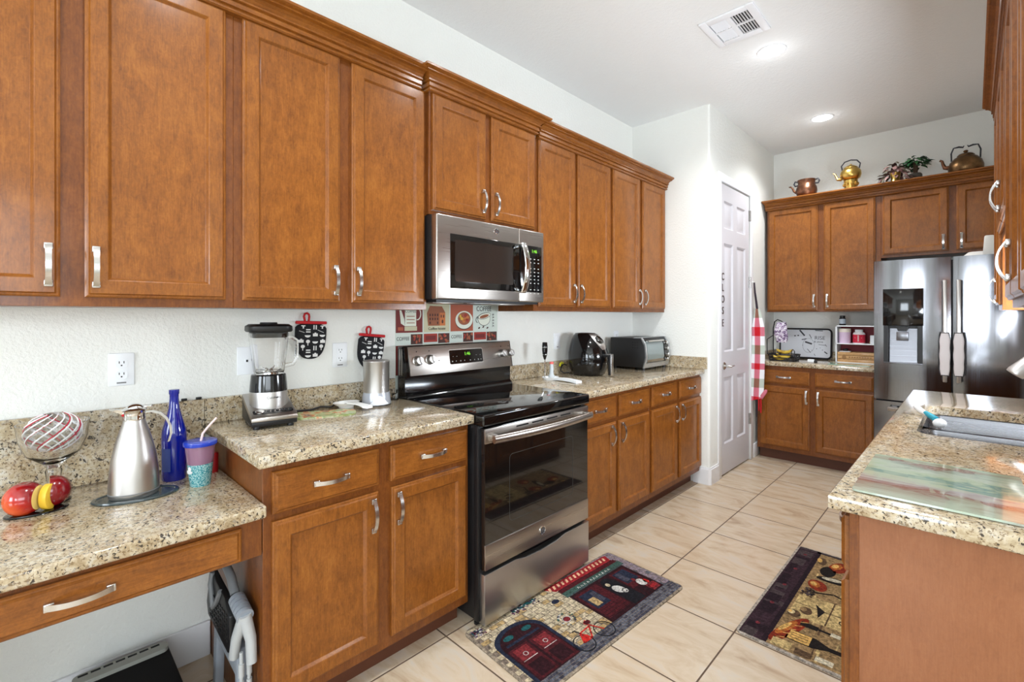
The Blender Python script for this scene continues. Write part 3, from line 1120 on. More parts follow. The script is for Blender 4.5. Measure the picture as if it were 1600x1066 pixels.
# quilted covers wrapped round the two door handles
quilt = NT('quilted_white_cloth')
wv = quilt.n('TexWave')
wv.inputs['Scale'].default_value = 22.0
quilt.link(quilt.coords('Object', (0, 0, 1)), wv.inputs[0])
quilt.set(Base_Color=srgb(222, 216, 216), Roughness=0.9)
quilt.bump(wv.outputs['Fac'], 0.6, 0.01)
for x, lab in ((mid - 0.036, 'white quilted cover on the fridge handle nearer the dispenser'), (mid + 0.036, 'white quilted cover on the fridge handle farther from the dispenser')):
    t = thing('handle_cover', lab, 'handle cover', (FX0 + x, FY - 0.043, 0.915), 0, 'fridge handle covers')
    g = G()
    rings = []
    for i in range(15):
        u = i / 14
        k = 0.72 + 0.28 * min(1, 5 * min(u, 1 - u))
        w = 0.028 * k + 0.0015 * math.sin(u * 17)
        rings.append([(px, py, 0.305 * u) for px, py in rrect(-w, w, -0.024, 0.022, 0.012, 4)])
    g.loft(rings)
    g.obj('quilt', quilt.mat, t)
    g = G()
    for sg in (-1, 1):
        g.tube([(sg * (0.0275 * (0.72 + 0.28 * min(1, 5 * min(u, 1 - u))) + 0.001), -0.012, 0.305 * u) for u in [i / 14 for i in range(15)]], 0.0028, 6)
    for z in (0.003, 0.302):
        g.tube([(-0.019, -0.024, z), (0.019, -0.024, z)], 0.0028, 6)
    g.obj('piping', M['black_m'], t)

# ------------------------------------------------------------------ sink, tap, brush, board
t = thing('sink', 'stainless undermount double sink in the granite counter', 'sink', (0, 0, 0))
g = G()
divy = 2.565
fl = rrect(2.02, 2.485, 2.197, 2.947, 0.06)
def bowl(g, a, b, c0, c1, top, dep):
    L = []
    for ins, z in ((0, top), (0.004, top - 0.02), (0.012, dep + 0.03), (0.03, dep + 0.006), (0.05, dep)):
        L.append([(x, y, z) for x, y in rrect(a + ins, b - ins, c0 + ins, c1 - ins, 0.05)])
    g.loft(L, cap0=False, cap1=True)
# rim
rim_o = [(x, y, 0.8755) for x, y in fl]
for c0, c1 in ((2.207, divy - 0.014), (divy + 0.014, 2.937)):
    bowl(g, 2.03, 2.475, c0, c1, 0.871, 0.69)
g.loft([[(x, y, 0.8758) for x, y in fl], [(x, y, 0.873) for x, y in rrect(2.03, 2.475, 2.207, 2.937, 0.05)], [(x, y, 0.868) for x, y in rrect(2.03, 2.475, 2.207, 2.937, 0.05)]], cap0=False, cap1=False)
g.box(2.03, 2.475, divy - 0.016, divy + 0.016, 0.80, 0.868, 0.006)
g.obj('bowl', M['sink_steel'], t, angle=50)
for y in (2.38, 2.755):
    g = G()
    g.lathe([(0.0, 0), (0.045, 0), (0.045, 0.004), (0.036, 0.004), (0.030, 0.001), (0, 0.001)], 24, (2.25, y, 0.69))
    g.obj('drain', M['chrome'], t)
t = thing('sink_tap', 'brushed pull-down kitchen tap arching over the sink', 'tap', (2.535, 2.56, 0.914))
g = G()
g.lathe([(0.030, 0), (0.030, 0.008), (0.024, 0.02), (0.022, 0.10), (0.015, 0.12)], 24)
pts = [(0, 0, 0.11), (0, 0, 0.30)]
for i in range(13):
    a = PI * (0.05 + 0.86 * i / 12)
    pts.append((-0.075 + 0.075 * math.cos(a), 0, 0.30 + 0.085 * math.sin(a)))
g.tube(pts, 0.0135, 14)
g.obj('neck', M['steel_v'], t)
g = G()
a, b = Vector(pts[-1]), Vector((-0.238, -0.02, 0.205))
d = (b - a)
g.tube([a, a + d * 0.2, a + d * 0.55, a + d * 0.93, b], [0.0145, 0.016, 0.021, 0.028, 0.027], 18)
g.obj('spray_head', M['steel_v'], t)
g = G()
g.tube([(0, -0.02, 0.06), (0, -0.05, 0.065), (0.01, -0.11, 0.10)], [0.009, 0.008, 0.006], 10)
g.obj('lever', M['steel_v'], t)
t = thing('dish_brush', 'white and teal dish brush propped on the sink edge', 'brush', (2.035, 2.60, 0.914))
g = G()
g.tube([(-0.03, 0.08, 0.026), (-0.012, 0.03, 0.020), (0.014, -0.02, 0.012), (0.03, -0.05, 0.008)], [0.0105, 0.0115, 0.009, 0.008], 10)
g.obj('handle', M['plastic_w'], t)
g = G()
g.tube([(0.008, -0.008, 0.017), (0.028, -0.048, 0.010), (0.044, -0.08, 0.006)], [0.009, 0.0115, 0.012], 10)
g.obj('grip', plain('teal_rubber', srgb(30, 150, 172), 0.5), t)
g = G()
g.ball((0.055, -0.10, -0.004), 0.022, 0.026, 0.018)
g.obj('bristles', plain('white_bristle', srgb(225, 228, 230), 0.9), t)

q = NT('painted_glass')
v = q.coords('Object', (1, 1, 1))
sep = q.n('SeparateXYZ')
q.link(v, sep.inputs[0])
wob = q.noise(q.coords('Object', (3.0, 10, 1)), 1.8, 5.0, 0.65, 1.2)
f = q.math('ADD', q.math('MULTIPLY', sep.outputs[1], 2.15), q.math('MULTIPLY', q.math('SUBTRACT', wob, 0.5), 0.62))
cs = [(0.02, srgb(176, 188, 172)), (0.12, srgb(158, 156, 142)), (0.2, srgb(140, 100, 92)), (0.28, srgb(176, 172, 170)), (0.36, srgb(182, 190, 162)), (0.45, srgb(112, 146, 138)),
      (0.52, srgb(176, 192, 160)), (0.60, srgb(188, 198, 178)), (0.70, srgb(154, 168, 150)), (0.77, srgb(150, 112, 96)), (0.86, srgb(170, 192, 160)), (0.95, srgb(186, 202, 178))]
cc = q.ramp(f, cs)
fade = q.noise(q.coords('Object', (5, 3, 1)), 1.5, 3.0)
cc = q.mix(q.math('MULTIPLY', q.math('GREATER_THAN', fade, 0.52), 0.35), cc, srgb(182, 198, 172))
q.set(Base_Color=cc, Roughness=0.10)
q.p.inputs['Coat Weight'].default_value = 0.6
g = G()
g.loft([[(x, y, 0.003) for x, y in rrect(0, 0.30, 0, 0.395, 0.012)], [(x, y, 0.008) for x, y in rrect(0, 0.30, 0, 0.395, 0.012)]])
bo = g.obj('cutting_board', [q.mat])
tag(solo(bo, (1.974, 1.368, 0.914)), 'glass cutting board with green and rust streaks on the sink counter', 'cutting board')
g = G()
for x in (0.02, 0.28):
    for y in (0.02, 0.375):
        g.lathe([(0.007, 0.0), (0.007, 0.0031)], 12, (x, y, 0))
g.obj('foot', M['black_m'], bo)
# ------------------------------------------------------------------ flat prints
class Flat(G):
    def __init__(s, f):
        super().__init__()
        s.f = f

    def poly(s, pts, h, m):
        s.add([s.f(u, v, h) for u, v in pts], [tuple(range(len(pts)))], m)

    def rect(s, u0, u1, v0, v1, h, m):
        s.poly([(u0, v0), (u1, v0), (u1, v1), (u0, v1)], h, m)

    def disc(s, cu, cv, ru, rv, h, m, n=26, a0=0, a1=360, rot=0):
        c, sn = math.cos(math.radians(rot)), math.sin(math.radians(rot))
        P = []
        for i in range(n + 1 if a1 - a0 < 360 else n):
            a = math.radians(a0 + (a1 - a0) * i / n)
            x, y = ru * math.cos(a), rv * math.sin(a)
            P.append((cu + x * c - y * sn, cv + x * sn + y * c))
        s.poly(P, h, m)

    def line(s, pts, w, h, m):
        for (u0, v0), (u1, v1) in zip(pts[:-1], pts[1:]):
            d = math.hypot(u1 - u0, v1 - v0) or 1
            nx, ny = -(v1 - v0) / d * w / 2, (u1 - u0) / d * w / 2
            s.poly([(u0 + nx, v0 + ny), (u1 + nx, v1 + ny), (u1 - nx, v1 - ny), (u0 - nx, v0 - ny)], h, m)

    def ring(s, cu, cv, ru, rv, w, h, m, n=26, a0=0, a1=360):
        s.line([(cu + ru * math.cos(math.radians(a0 + (a1 - a0) * i / n)), cv + rv * math.sin(math.radians(a0 + (a1 - a0) * i / n))) for i in range(n + 1)], w, h, m)


def flat_mats(*cols, rough=0.55):
    return [plain('print_colour', srgb(*c), rough) for c in cols]


# coffee themed tile panel behind the range
f = Flat(lambda u, v, h: (u, -h, v))
cols = flat_mats((206, 214, 204), (112, 30, 24), (196, 190, 158), (168, 84, 56), (222, 224, 208), (146, 84, 52), (70, 34, 22), (40, 32, 28), (214, 168, 60), (156, 46, 30), (196, 112, 56), (232, 226, 216), rough=0.6)
PALE, RED_, SAGE, TERRA, CREAM, BROWN, DKBR, BLK, GOLD, BRICK, ORNG, WHT = range(12)
f.box(0, 0.735, -0.0012, 0.0, 0.93, 1.408, m=PALE)
h = 0.0016
TX = at
cx = [(0.003, 0.170), (0.178, 0.354), (0.362, 0.532), (0.540, 0.728)]


def bigrow(z0, z1):
    (a, b) = cx[0]
    f.rect(a, b, z0, z1, h, RED_)
    f.rect(a + 0.055, a + 0.125, z0 + 0.035, z1 - 0.022, h * 2, CREAM)
    f.poly([(a + 0.055, z0 + 0.035), (a + 0.03, z0 + 0.05), (a + 0.02, z1 - 0.02), (a + 0.03, z1 - 0.03), (a + 0.05, z0 + 0.075)], h * 2, CREAM)
    f.ring(a + 0.132, z1 - 0.055, 0.022, 0.032, 0.006, h * 2, CREAM, 14, -100, 100)
    f.rect(a + 0.052, a + 0.130, z0 + 0.010, z0 + 0.033, h * 2, SAGE)
    f.rect(a + 0.088, a + 0.096, z1 - 0.022, z1 - 0.010, h * 2, CREAM)
    f.text('COFFEE', 0.020, TX(a + 0.090, -h * 2, z1 - 0.042), BLK, 0.0003)
    for k in range(3):
        f.line([(a + 0.065, z0 + 0.052 + k * 0.018), (a + 0.115, z0 + 0.052 + k * 0.018)], 0.004, h * 2.5, BROWN)
    f.rect(a + 0.012, a + 0.045, z0 + 0.012, z0 + 0.03, h * 2, TERRA)
    (a, b) = cx[1]
    f.rect(a, b, z0, z1, h, SAGE)
    f.poly([(a + 0.028, z0 + 0.035), (a + 0.145, z0 + 0.035), (a + 0.145, z0 + 0.110), (a + 0.122, z1 - 0.012), (a + 0.04, z1 - 0.010), (a + 0.02, z0 + 0.105)], h * 2, BROWN)
    f.rect(a + 0.105, a + 0.145, z0 + 0.035, z0 + 0.108, h * 2.4, ORNG)
    for r_ in range(3):
        for k in range(4):
            if r_ == 0 and k in (1, 2):
                continue
            f.rect(a + 0.036 + k * 0.017, a + 0.044 + k * 0.017, z0 + 0.044 + r_ * 0.022, z0 + 0.058 + r_ * 0.022, h * 3, DKBR)
    for k in range(2):
        f.rect(a + 0.112 + k * 0.017, a + 0.119 + k * 0.017, z0 + 0.080, z0 + 0.096, h * 3, DKBR)
    f.disc(a + 0.125, z0 + 0.058, 0.006, 0.011, h * 3, DKBR)
    f.text('Coffee house', 0.022, TX((a + b) / 2, -h * 2, z0 + 0.018), BLK, 0.0003)
    (a, b) = cx[2]
    f.rect(a, b, z0, z1, h, TERRA)
    cu, cv = a + 0.100, z0 + 0.066
    f.disc(cu, cv - 0.004, 0.067, 0.054, h * 2, DKBR)
    f.disc(cu, cv, 0.066, 0.053, h * 2.2, CREAM)
    f.disc(cu, cv + 0.008, 0.048, 0.038, h * 2.6, BROWN)
    for k, (du, dv, mm) in enumerate(((-0.026, 0.018, GOLD), (-0.012, 0.022, TERRA), (0.010, 0.024, BRICK), (0.024, 0.010, ORNG), (0.006, -0.002, ORNG), (-0.018, 0.002, GOLD), (0.022, -0.008, BRICK), (-0.004, -0.014, ORNG))):
        f.disc(cu + du, cv + 0.006 + dv * 0.9, 0.012, 0.010, h * 3, mm, 12)
    (a, b) = cx[3]
    f.rect(a, b, z0, z1, h, PALE)
    f.text('COFFEE', 0.042, TX(a + 0.080, -h * 1.5, z1 - 0.024), BLK, 0.0003, sx=0.85)
    for k, ch in enumerate('BREAK'):
        f.text(ch, 0.022, TX(a + 0.156, -h * 1.5, z1 - 0.058 - k * 0.018) @ Matrix.Rotation(-PI / 2, 4, 'Z'), BLK, 0.0003)
    cu, cv = a + 0.080, z0 + 0.070
    f.disc(cu, cv + 0.004, 0.052, 0.045, h * 2, BLK, 30, 168, 382)
    f.disc(cu, cv + 0.004, 0.049, 0.042, h * 2.3, CREAM, 30, 168, 382)
    f.disc(cu + 0.002, cv + 0.020, 0.053, 0.019, h * 2.6, BLK, 26, 0, 360, 12)
    f.disc(cu + 0.002, cv + 0.020, 0.050, 0.016, h * 2.9, CREAM, 26, 0, 360, 12)
    f.disc(cu + 0.000, cv + 0.017, 0.038, 0.010, h * 3.2, BROWN, 26, 0, 360, 12)
    f.ring(a + 0.03, cv - 0.004, 0.016, 0.018, 0.004, h * 2.6, BLK, 12, 90, 260)
    for k in range(3):
        f.disc(a + 0.040 + k * 0.034, z0 + 0.016 + (k % 2) * 0.006, 0.009, 0.005, h * 2, DKBR, 10, 0, 360, 30)


def smallrow(z0, z1):
    for k, (a, b) in enumerate(cx):
        md = a + (b - a) * 0.52
        if k % 2 == 0:
            f.rect(a, md, z0, z1, h, PALE)
            f.text('COFFEE', 0.027, TX((a + md) / 2, -h * 1.5, (z0 + z1) / 2), BLK, 0.0003, sx=0.85)
        else:
            f.rect(a, md, z0, z1, h, BRICK)
            f.rect(a + 0.012, md - 0.012, z0 + 0.012, z1 - 0.012, h * 1.6, RED_)
        f.rect(md + 0.005, b, z0 - 0.008, z1, h, DKBR)
        rn = random.Random(k)
        for q_ in range(9):
            f.disc(md + 0.012 + rn.random() * (b - md - 0.02), z0 + rn.random() * (z1 - z0 - 0.008), 0.010, 0.006, h * (1.5 + 0.1 * q_), (BROWN, BRICK, TERRA)[q_ % 3], 10, 0, 360, rn.random() * 180)


bigrow(1.246, 1.402)
smallrow(1.190, 1.237)
bigrow(1.022, 1.178)
tag(solo(f.obj('tile_panel', cols, smooth=False), (0.0005, 1.321, 0), Q), 'red and cream coffee themed tile panel on the wall behind the range', 'tile panel')

# ------------------------------------------------------------------ outlets on the range wall
OG = 'wall plates above the counters'


def plate(y, z, kind, lab):
    t = thing('wall_plate', lab, 'wall plate', (0.0, y, z), Q, OG)
    g = G()
    g.box(-0.036, 0.036, -0.006, 0, -0.058, 0.058, 0.003)
    g.obj('cover', M['plastic_w'], t)
    if kind == 'duplex':
        for dz in (-0.020, 0.020):
            g = G()
            g.prism(rrect(-0.017, 0.017, dz - 0.014, dz + 0.014, 0.011), -0.0085, -0.005, 'y')
            for x in (-0.0065, 0.0065):
                g.box(x - 0.0012, x + 0.0012, -0.0088, -0.0084, dz + 0.001, dz + 0.009, m=1)
            g.lathe([(0.0, 0), (0.0026, 0), (0.0026, 0.0005), (0, 0.0005)], 10, M=at(0, -0.0084, dz - 0.006), m=1)
            g.obj('socket', [M['plastic_w'], M['print_k']], t)
        g = G()
        g.box(-0.013, 0.013, -0.0065, -0.0058, -0.050, -0.045)
        g.obj('print', M['grey_line'], t)
    elif kind == 'jack':
        g = G()
        g.box(-0.007, 0.007, -0.0085, -0.005, -0.008, 0.008, 0.001)
        g.box(-0.004, 0.004, -0.0088, -0.0084, -0.005, 0.004, m=1)
        g.obj('socket', [M['plastic_w'], M['print_k']], t)
    else:
        g = G()
        g.box(-0.017, 0.017, -0.010, -0.005, -0.034, 0.034, 0.002)
        g.box(-0.009, 0.009, -0.0105, -0.0099, -0.045, -0.040, m=1)
        g.obj('rocker', [M['plastic_w'], M['grey_line']], t)


plate(0.222, 1.147, 'duplex', 'white double outlet plate above the steel carafe')
plate(0.622, 1.150, 'jack', 'white jack plate partly hidden behind the blender jar')
plate(1.022, 1.150, 'duplex', 'white double outlet plate between the two oven mitts')
plate(2.648, 1.153, 'rocker', 'white rocker plate above the milk frother')
plate(3.435, 1.150, 'duplex', 'white outlet plate peeking out behind the toaster oven')

# ------------------------------------------------------------------ oven mitts
mitt_k = plain('black_cotton', srgb(26, 26, 30), 0.85)


def mitt(lab, y, z, rot):
    t = thing('oven_mitt', lab, 'oven mitt', (0.004, y, z), Q, 'oven mitts on the wall')
    t.rotation_euler = (0, rot, Q) if False else (0, 0, Q)
    R = Matrix.Rotation(rot, 4, 'Y')
    out = [(-0.068, 0.0), (0.068, 0.0), (0.069, -0.06), (0.062, -0.115), (0.042, -0.150), (0.010, -0.163), (-0.028, -0.160), (-0.050, -0.138), (-0.068, -0.105), (-0.070, -0.05)]
    g = G()
    rings = []
    cxm = sum(p[0] for p in out) / len(out)
    czm = sum(p[1] for p in out) / len(out)
    # smooth the outline
    P = out
    for _ in range(2):
        Qn = []
        for i in range(len(P)):
            a, b = P[i], P[(i + 1) % len(P)]
            Qn += [(a[0] * .75 + b[0] * .25, a[1] * .75 + b[1] * .25), (a[0] * .25 + b[0] * .75, a[1] * .25 + b[1] * .75)]
        P = Qn
    P = [(x, min(z_, -0.0005)) for x, z_ in P]
    for k, yy in ((0.90, 0.0), (1.0, -0.007), (1.0, -0.017), (0.93, -0.025), (0.75, -0.029), (0.3, -0.031)):
        rings.append([R @ Vector((cxm + (x - cxm) * k, yy, czm + (z_ - czm) * k)) for x, z_ in P])
    g.loft(rings)
    body = g.obj('body', mitt_k, t, angle=70)
    g = G()
    g.box(-0.068, 0.068, -0.024, -0.002, -0.004, 0.010, 0.004, M=R)
    g.obj('cuff', M['red'], t)
    g = G()
    g.tube([R @ Vector(p) for p in ((-0.028, -0.012, 0.008), (-0.034, -0.012, 0.03), (-0.030, -0.012, 0.042), (-0.020, -0.012, 0.045), (-0.012, -0.012, 0.040), (-0.010, -0.012, 0.03), (-0.012, -0.012, 0.008))], 0.005, 8)
    g.obj('hanging_loop', M['red'], t)
    f = Flat(lambda u, v, h: R @ Vector((u, -0.0312 - h, v)))
    def bars(u, v, vert=False):
        for d_ in (-0.005, 0.005):
            f.rect(*((u + d_ - 0.0025, u + d_ + 0.0025, v - 0.010, v + 0.010) if vert else (u - 0.010, u + 0.010, v + d_ - 0.0025, v + d_ + 0.0025)), 0, 0)
    def pan(u, v):
        f.disc(u, v, 0.009, 0.008, 0, 0, 14)
        f.rect(u - 0.0018, u + 0.0018, v - 0.018, v - 0.006, 0, 0)
    def pot(u, v):
        f.rect(u - 0.011, u + 0.011, v - 0.007, v + 0.006, 0, 0)
        f.rect(u - 0.004, u + 0.004, v + 0.006, v + 0.010, 0, 0)
    def bowl_(u, v):
        f.disc(u, v + 0.004, 0.013, 0.010, 0, 0, 12, 180, 359)
    def tee(u, v):
        f.rect(u - 0.009, u + 0.009, v + 0.002, v + 0.006, 0, 0)
        f.rect(u - 0.003, u + 0.003, v - 0.008, v + 0.002, 0, 0)
    tee(-0.042, -0.016); tee(0.043, -0.016); bars(0.010, -0.018, True)
    bars(-0.020, -0.034); bowl_(-0.022, -0.058); pot(0.012, -0.052); bowl_(0.044, -0.056)
    pot(-0.050, -0.080); pan(-0.020, -0.082); bowl_(0.012, -0.086); pot(0.046, -0.082)
    pan(-0.042, -0.104); bars(0.012, -0.112, True); pan(0.040, -0.104); bars(-0.018, -0.126)
    bowl_(-0.018, -0.148); pot(0.014, -0.144)
    f.line([(0.022, -0.030), (0.050, -0.042)], 0.002, 0, 0)
    f.line([(-0.060, -0.034), (-0.036, -0.042)], 0.002, 0, 0)
    f.obj('printed_icons', M['print_w'], body)


mitt('black oven mitt with white kitchen icons hanging beside the blender jar', 0.882, 1.303, 0.03)
mitt('black oven mitt with white kitchen icons hanging above the steel canister', 1.182, 1.236, 0.10)

# two small clips on the backsplash ledge
for y, lab in ((0.405, 'small dark clip on the backsplash ledge nearer the blue bottle'), (0.452, 'small dark clip on the backsplash ledge nearer the blender')):
    g = G()
    g.box(-0.009, 0.009, -0.006, 0.006, 0, 0.008, 0.002)
    tag(solo(g.obj('clip', M['black_m']), (0.010, y, 1.0125), Q), lab, 'clip', 'clips on the backsplash')

# ------------------------------------------------------------------ things on the desk counter
DK = 0.764
t = thing('apple_ornament', 'red apple ornament in halves with a yellow wedge on a black stand', 'ornament', (0.215, 0.012, DK), 0)
g = G()
g.lathe([(0.0, 0), (1, 0), (1.03, 0.003), (1, 0.006), (0.9, 0.0065), (0.0, 0.0055)], 36, sx=0.040, sy=0.066)
g.obj('stand', M['black'], t)
qa = NT('apple_skin')
va = qa.coords('Object', (1, 1, 1))
na = qa.noise(va, 22.0, 3.0)
sepa = qa.n('SeparateXYZ')
qa.link(va, sepa.inputs[0])
blend = qa.math('ADD', qa.math('MULTIPLY', sepa.outputs[1], -9.0), qa.math('ADD', qa.math('MULTIPLY', na, 0.5), qa.math('MULTIPLY', sepa.outputs[2], -5.0)))
qa.set(Base_Color=qa.ramp(blend, [(-0.0, srgb(128, 16, 22)), (0.30, srgb(176, 30, 24)), (0.62, srgb(214, 84, 30))]), Roughness=0.15)
qa.p.inputs['Coat Weight'].default_value = 0.5
cream = plain('apple_flesh', srgb(240, 214, 130), 0.4)
peach = plain('wedge_yellow', srgb(242, 196, 62), 0.35)


def apple_piece(c, r, nrm, off, nm, rz=1.0):
    tb = bmesh.new()
    bmesh.ops.create_uvsphere(tb, u_segments=28, v_segments=18, radius=r)
    for v_ in tb.verts:
        k = math.hypot(v_.co.x, v_.co.y) / r
        v_.co.z = v_.co.z * (1.02 + 0.04 * k) * rz - (0.006 if v_.co.z > 0 and k < 0.3 else 0) * (1 - k / 0.3 if k < 0.3 else 0)
    res = bmesh.ops.bisect_plane(tb, geom=tb.verts[:] + tb.edges[:] + tb.faces[:], plane_co=Vector(nrm) * off, plane_no=Vector(nrm), clear_outer=True)
    es = [e_ for e_ in res['geom_cut'] if isinstance(e_, bmesh.types.BMEdge)]
    fr = bmesh.ops.edgenet_fill(tb, edges=es)
    for f_ in fr['faces']:
        f_.material_index = 1
    bmesh.ops.translate(tb, vec=c, verts=tb.verts)
    g = G()
    g.merge(tb)
    return g.obj(nm, [qa.mat, cream], t)


apple_piece((0.008, -0.026, 0.049), 0.0455, (0.45, 0.89, 0), 0.032, 'apple_half')
apple_piece((-0.016, 0.032, 0.049), 0.0425, (0.0, -1.0, 0), 0.006, 'apple_half', 1.04)
g = G()
R = Matrix.Translation((0.012, 0.024, 0.043)) @ Matrix.Rotation(-0.55, 4, 'Z')
arcp = [(0.030 * math.cos(a), 0.037 * math.sin(a)) for a in [math.radians(-100 + 200 * i / 14) for i in range(15)]]
for p in arcp:
    pass
tb = G()
tb.prism([(x, z_) for x, z_ in arcp] + [(-0.012, 0.02), (-0.012, -0.02)], -0.009, 0.009, 'y', bev=0.002)
bmesh.ops.transform(tb.bm, matrix=R, verts=tb.bm.verts)
tb.obj('wedge', peach, t)

t = thing('footed_bowl', 'clear footed glass bowl holding a red striped glass ball', 'bowl', (0.135, 0.048, DK))
g = G()
prof = [(0.0, 0.0), (0.040, 0.0), (0.040, 0.004), (0.014, 0.012), (0.013, 0.05), (0.020, 0.095), (0.015, 0.105), (0.024, 0.118), (0.062, 0.150), (0.078, 0.195), (0.084, 0.245), (0.081, 0.245), (0.074, 0.197), (0.058, 0.155), (0.020, 0.124), (0.0, 0.122)]
g.lathe(prof, 36)
g.obj('bowl_glass', M['glass'], t)
t = thing('striped_glass_ball', 'swirled red and white striped glass ball resting in the footed bowl', 'glass ball', (0.135, 0.048, DK + 0.215))
g = G()
g.ball((0, 0, 0.0), 0.066, 0.066, 0.060, u=28, v=18)
g.obj('ball', plain('milky_glass', (0.93, 0.93, 0.93, 1), 0.04, 0, 0.3, trans=0.96, ior=1.06), t)
for nm, mat, n, ph, rr in (('red_stripe', plain('red_glass', srgb(196, 24, 54), 0.15), 7, 0.0, 0.0020), ('white_stripe', plain('white_glass', srgb(244, 244, 244), 0.15), 12, 0.25, 0.0026)):
    for k in range(n):
        g = G()
        pts = []
        for i in range(13):
            th = -1.1 + 2.3 * i / 12
            a = 2 * PI * (k + ph) / n + th * 1.1
            pts.append((0.0665 * math.cos(th) * math.cos(a), 0.0665 * math.cos(th) * math.sin(a), 0.0605 * math.sin(th)))
        g.tube(pts, [rr * (0.4 + 0.6 * math.sin(PI * (i + 0.5) / 13)) for i in range(13)], 6)
        g.obj(nm, mat, t)

g = G()
g.lathe([(0.0, 0), (0.97, 0), (1.0, 0.004), (0.98, 0.008), (0.90, 0.0085), (0.88, 0.006), (0.0, 0.006)], 48, sx=0.068, sy=0.110)
tag(solo(g.obj('trivet', plain('slate_grey_enamel', srgb(58, 68, 70), 0.12, coat=0.4)), (0.272, 0.232, DK), -0.22), 'oval dark grey trivet under the steel carafe', 'trivet')
t = thing('carafe', 'brushed steel thermal carafe with curved handle on an oval trivet', 'carafe', (0.268, 0.226, DK + 0.0065), -0.1)
g = G()
g.lathe([(0.0, 0.0), (0.060, 0.0), (0.0635, 0.006), (0.0645, 0.02), (0.062, 0.075), (0.056, 0.125), (0.047, 0.168), (0.037, 0.205), (0.0285, 0.232), (0.0275, 0.240)], 44, sx=0.9)
g.obj('body', M['steel_v'], t)
g = G()
g.lathe([(0.0645, 0.014), (0.0650, 0.016), (0.0645, 0.018)], 44, sx=0.9, cap=False)
g.obj('groove', M['grey_line'], t)
g = G()
g.lathe([(0.0280, 0.238), (0.029, 0.242), (0.0275, 0.250), (0.0295, 0.265), (0.033, 0.270), (0.026, 0.275), (0.0, 0.276)], 36)
g.loft([[(x * 0.6, -0.018 - 0.0, z_) for x, z_ in ((-0.02, 0.252), (0.02, 0.252), (0.024, 0.27), (-0.024, 0.27))], [(x * 0.45, -0.038, z_) for x, z_ in ((-0.02, 0.264), (0.02, 0.264), (0.02, 0.274), (-0.02, 0.274))], [(x * 0.2, -0.060, z_) for x, z_ in ((-0.02, 0.274), (0.02, 0.274), (0.02, 0.278), (-0.02, 0.278))]])
g.obj('collar', M['chrome'], t)
g = G()
g.ball((0, 0.002, 0.272), 0.023, 0.025, 0.017)
g.box(-0.006, 0.006, 0.012, 0.045, 0.272, 0.280, 0.003)
g.obj('lid', M['chrome'], t)
g = G()
hp = [(0.0, 0.026, 0.258), (0, 0.045, 0.259), (0, 0.066, 0.250), (0, 0.082, 0.232), (0, 0.092, 0.205), (0, 0.094, 0.180), (0, 0.088, 0.155)]
rows = []
for i, p in enumerate(hp):
    w = 0.0075
    rows.append([(-w, p[1] - 0.003, p[2] - 0.002), (w, p[1] - 0.003, p[2] - 0.002), (w, p[1] + 0.003, p[2] + 0.002), (-w, p[1] + 0.003, p[2] + 0.002)])
g.loft(rows)
g.obj('handle', M['nickel'], t)
g = G()
g.ball((0.008, -0.026, 0.256), 0.005)
g.obj('indicator', M['red'], t)

t = thing('bottle', 'tall cobalt blue glass bottle behind the carafe and tumbler', 'bottle', (0.160, 0.348, DK))
g = G()
g.lathe([(0.0, 0.0), (0.034, 0.0), (0.0365, 0.006), (0.0365, 0.15), (0.0345, 0.175), (0.024, 0.215), (0.016, 0.25), (0.0135, 0.285), (0.0135, 0.297), (0.0155, 0.300), (0.0155, 0.314), (0.011, 0.315), (0.0, 0.314)], 32)
g.obj('glass', plain('cobalt_glass', srgb(12, 30, 150), 0.04, 0, 0.6, trans=0.35), t)
g = G()
R = Matrix.Rotation(-1.0, 4, 'Z')
g.lathe([(0.0368, 0.035), (0.0368, 0.115)], 10, cap=False, a0=-1.35, a1=-0.45)
g.obj('label', plain('faded_label', srgb(52, 66, 124), 0.5), t)

t = thing('tumbler', 'plastic tumbler with blue lid, pink top and teal glitter base', 'tumbler', (0.292, 0.398, DK))
g = G()
g.lathe([(0.0, 0.0), (0.029, 0.0), (0.030, 0.003), (0.0375, 0.075)], 32, cap=True)
qg = NT('teal_glitter')
vg = qg.n('TexVoronoi')
qg.link(qg.coords('Object'), vg.inputs['Vector'])
vg.inputs['Scale'].default_value = 240.0
qg.set(Base_Color=qg.mix(qg.math('MULTIPLY', vg.outputs['Distance'], 1.4), srgb(196, 226, 220), srgb(42, 128, 138)), Roughness=0.25)
g.obj('glitter_base', qg.mat, t)
g = G()
g.lathe([(0.0375, 0.075), (0.0445, 0.138), (0.0430, 0.138), (0.036, 0.078), (0.0, 0.078)], 32)
g.obj('cup', plain('pink_plastic', srgb(196, 150, 178), 0.08, 0, 0.4, trans=0.6), t)
g = G()
g.lathe([(0.0, 0.137), (0.0485, 0.136), (0.050, 0.141), (0.0485, 0.149), (0.042, 0.151), (0.0, 0.149)], 36)
g.obj('lid', plain('blue_plastic', srgb(20, 54, 168), 0.15, 0, 0.3), t)
g = G()
g.tube([(-0.006, -0.012, 0.04), (0.0, 0.002, 0.149), (0.0025, 0.006, 0.172), (0.006, 0.020, 0.192), (0.012, 0.045, 0.222)], 0.0038, 10)
g.obj('straw', plain('pale_straw', srgb(228, 200, 196), 0.3), t)
f = Flat(lambda u, v, h: (0.0365 * math.cos(u - 1.25) * 1.02, 0.0365 * math.sin(u - 1.25) * 1.02, v))
f.disc(0.0, 0.052, 0.42, 0.006, 0, 0)
f.disc(0.1, 0.062, 0.18, 0.008, 0, 0)
f.obj('print', M['print_w'], t)
g = G()
g.lathe([(0.0, 0), (0.017, 0), (0.018, 0.003), (0.018, 0.066), (0.015, 0.070), (0.0, 0.070)], 24)
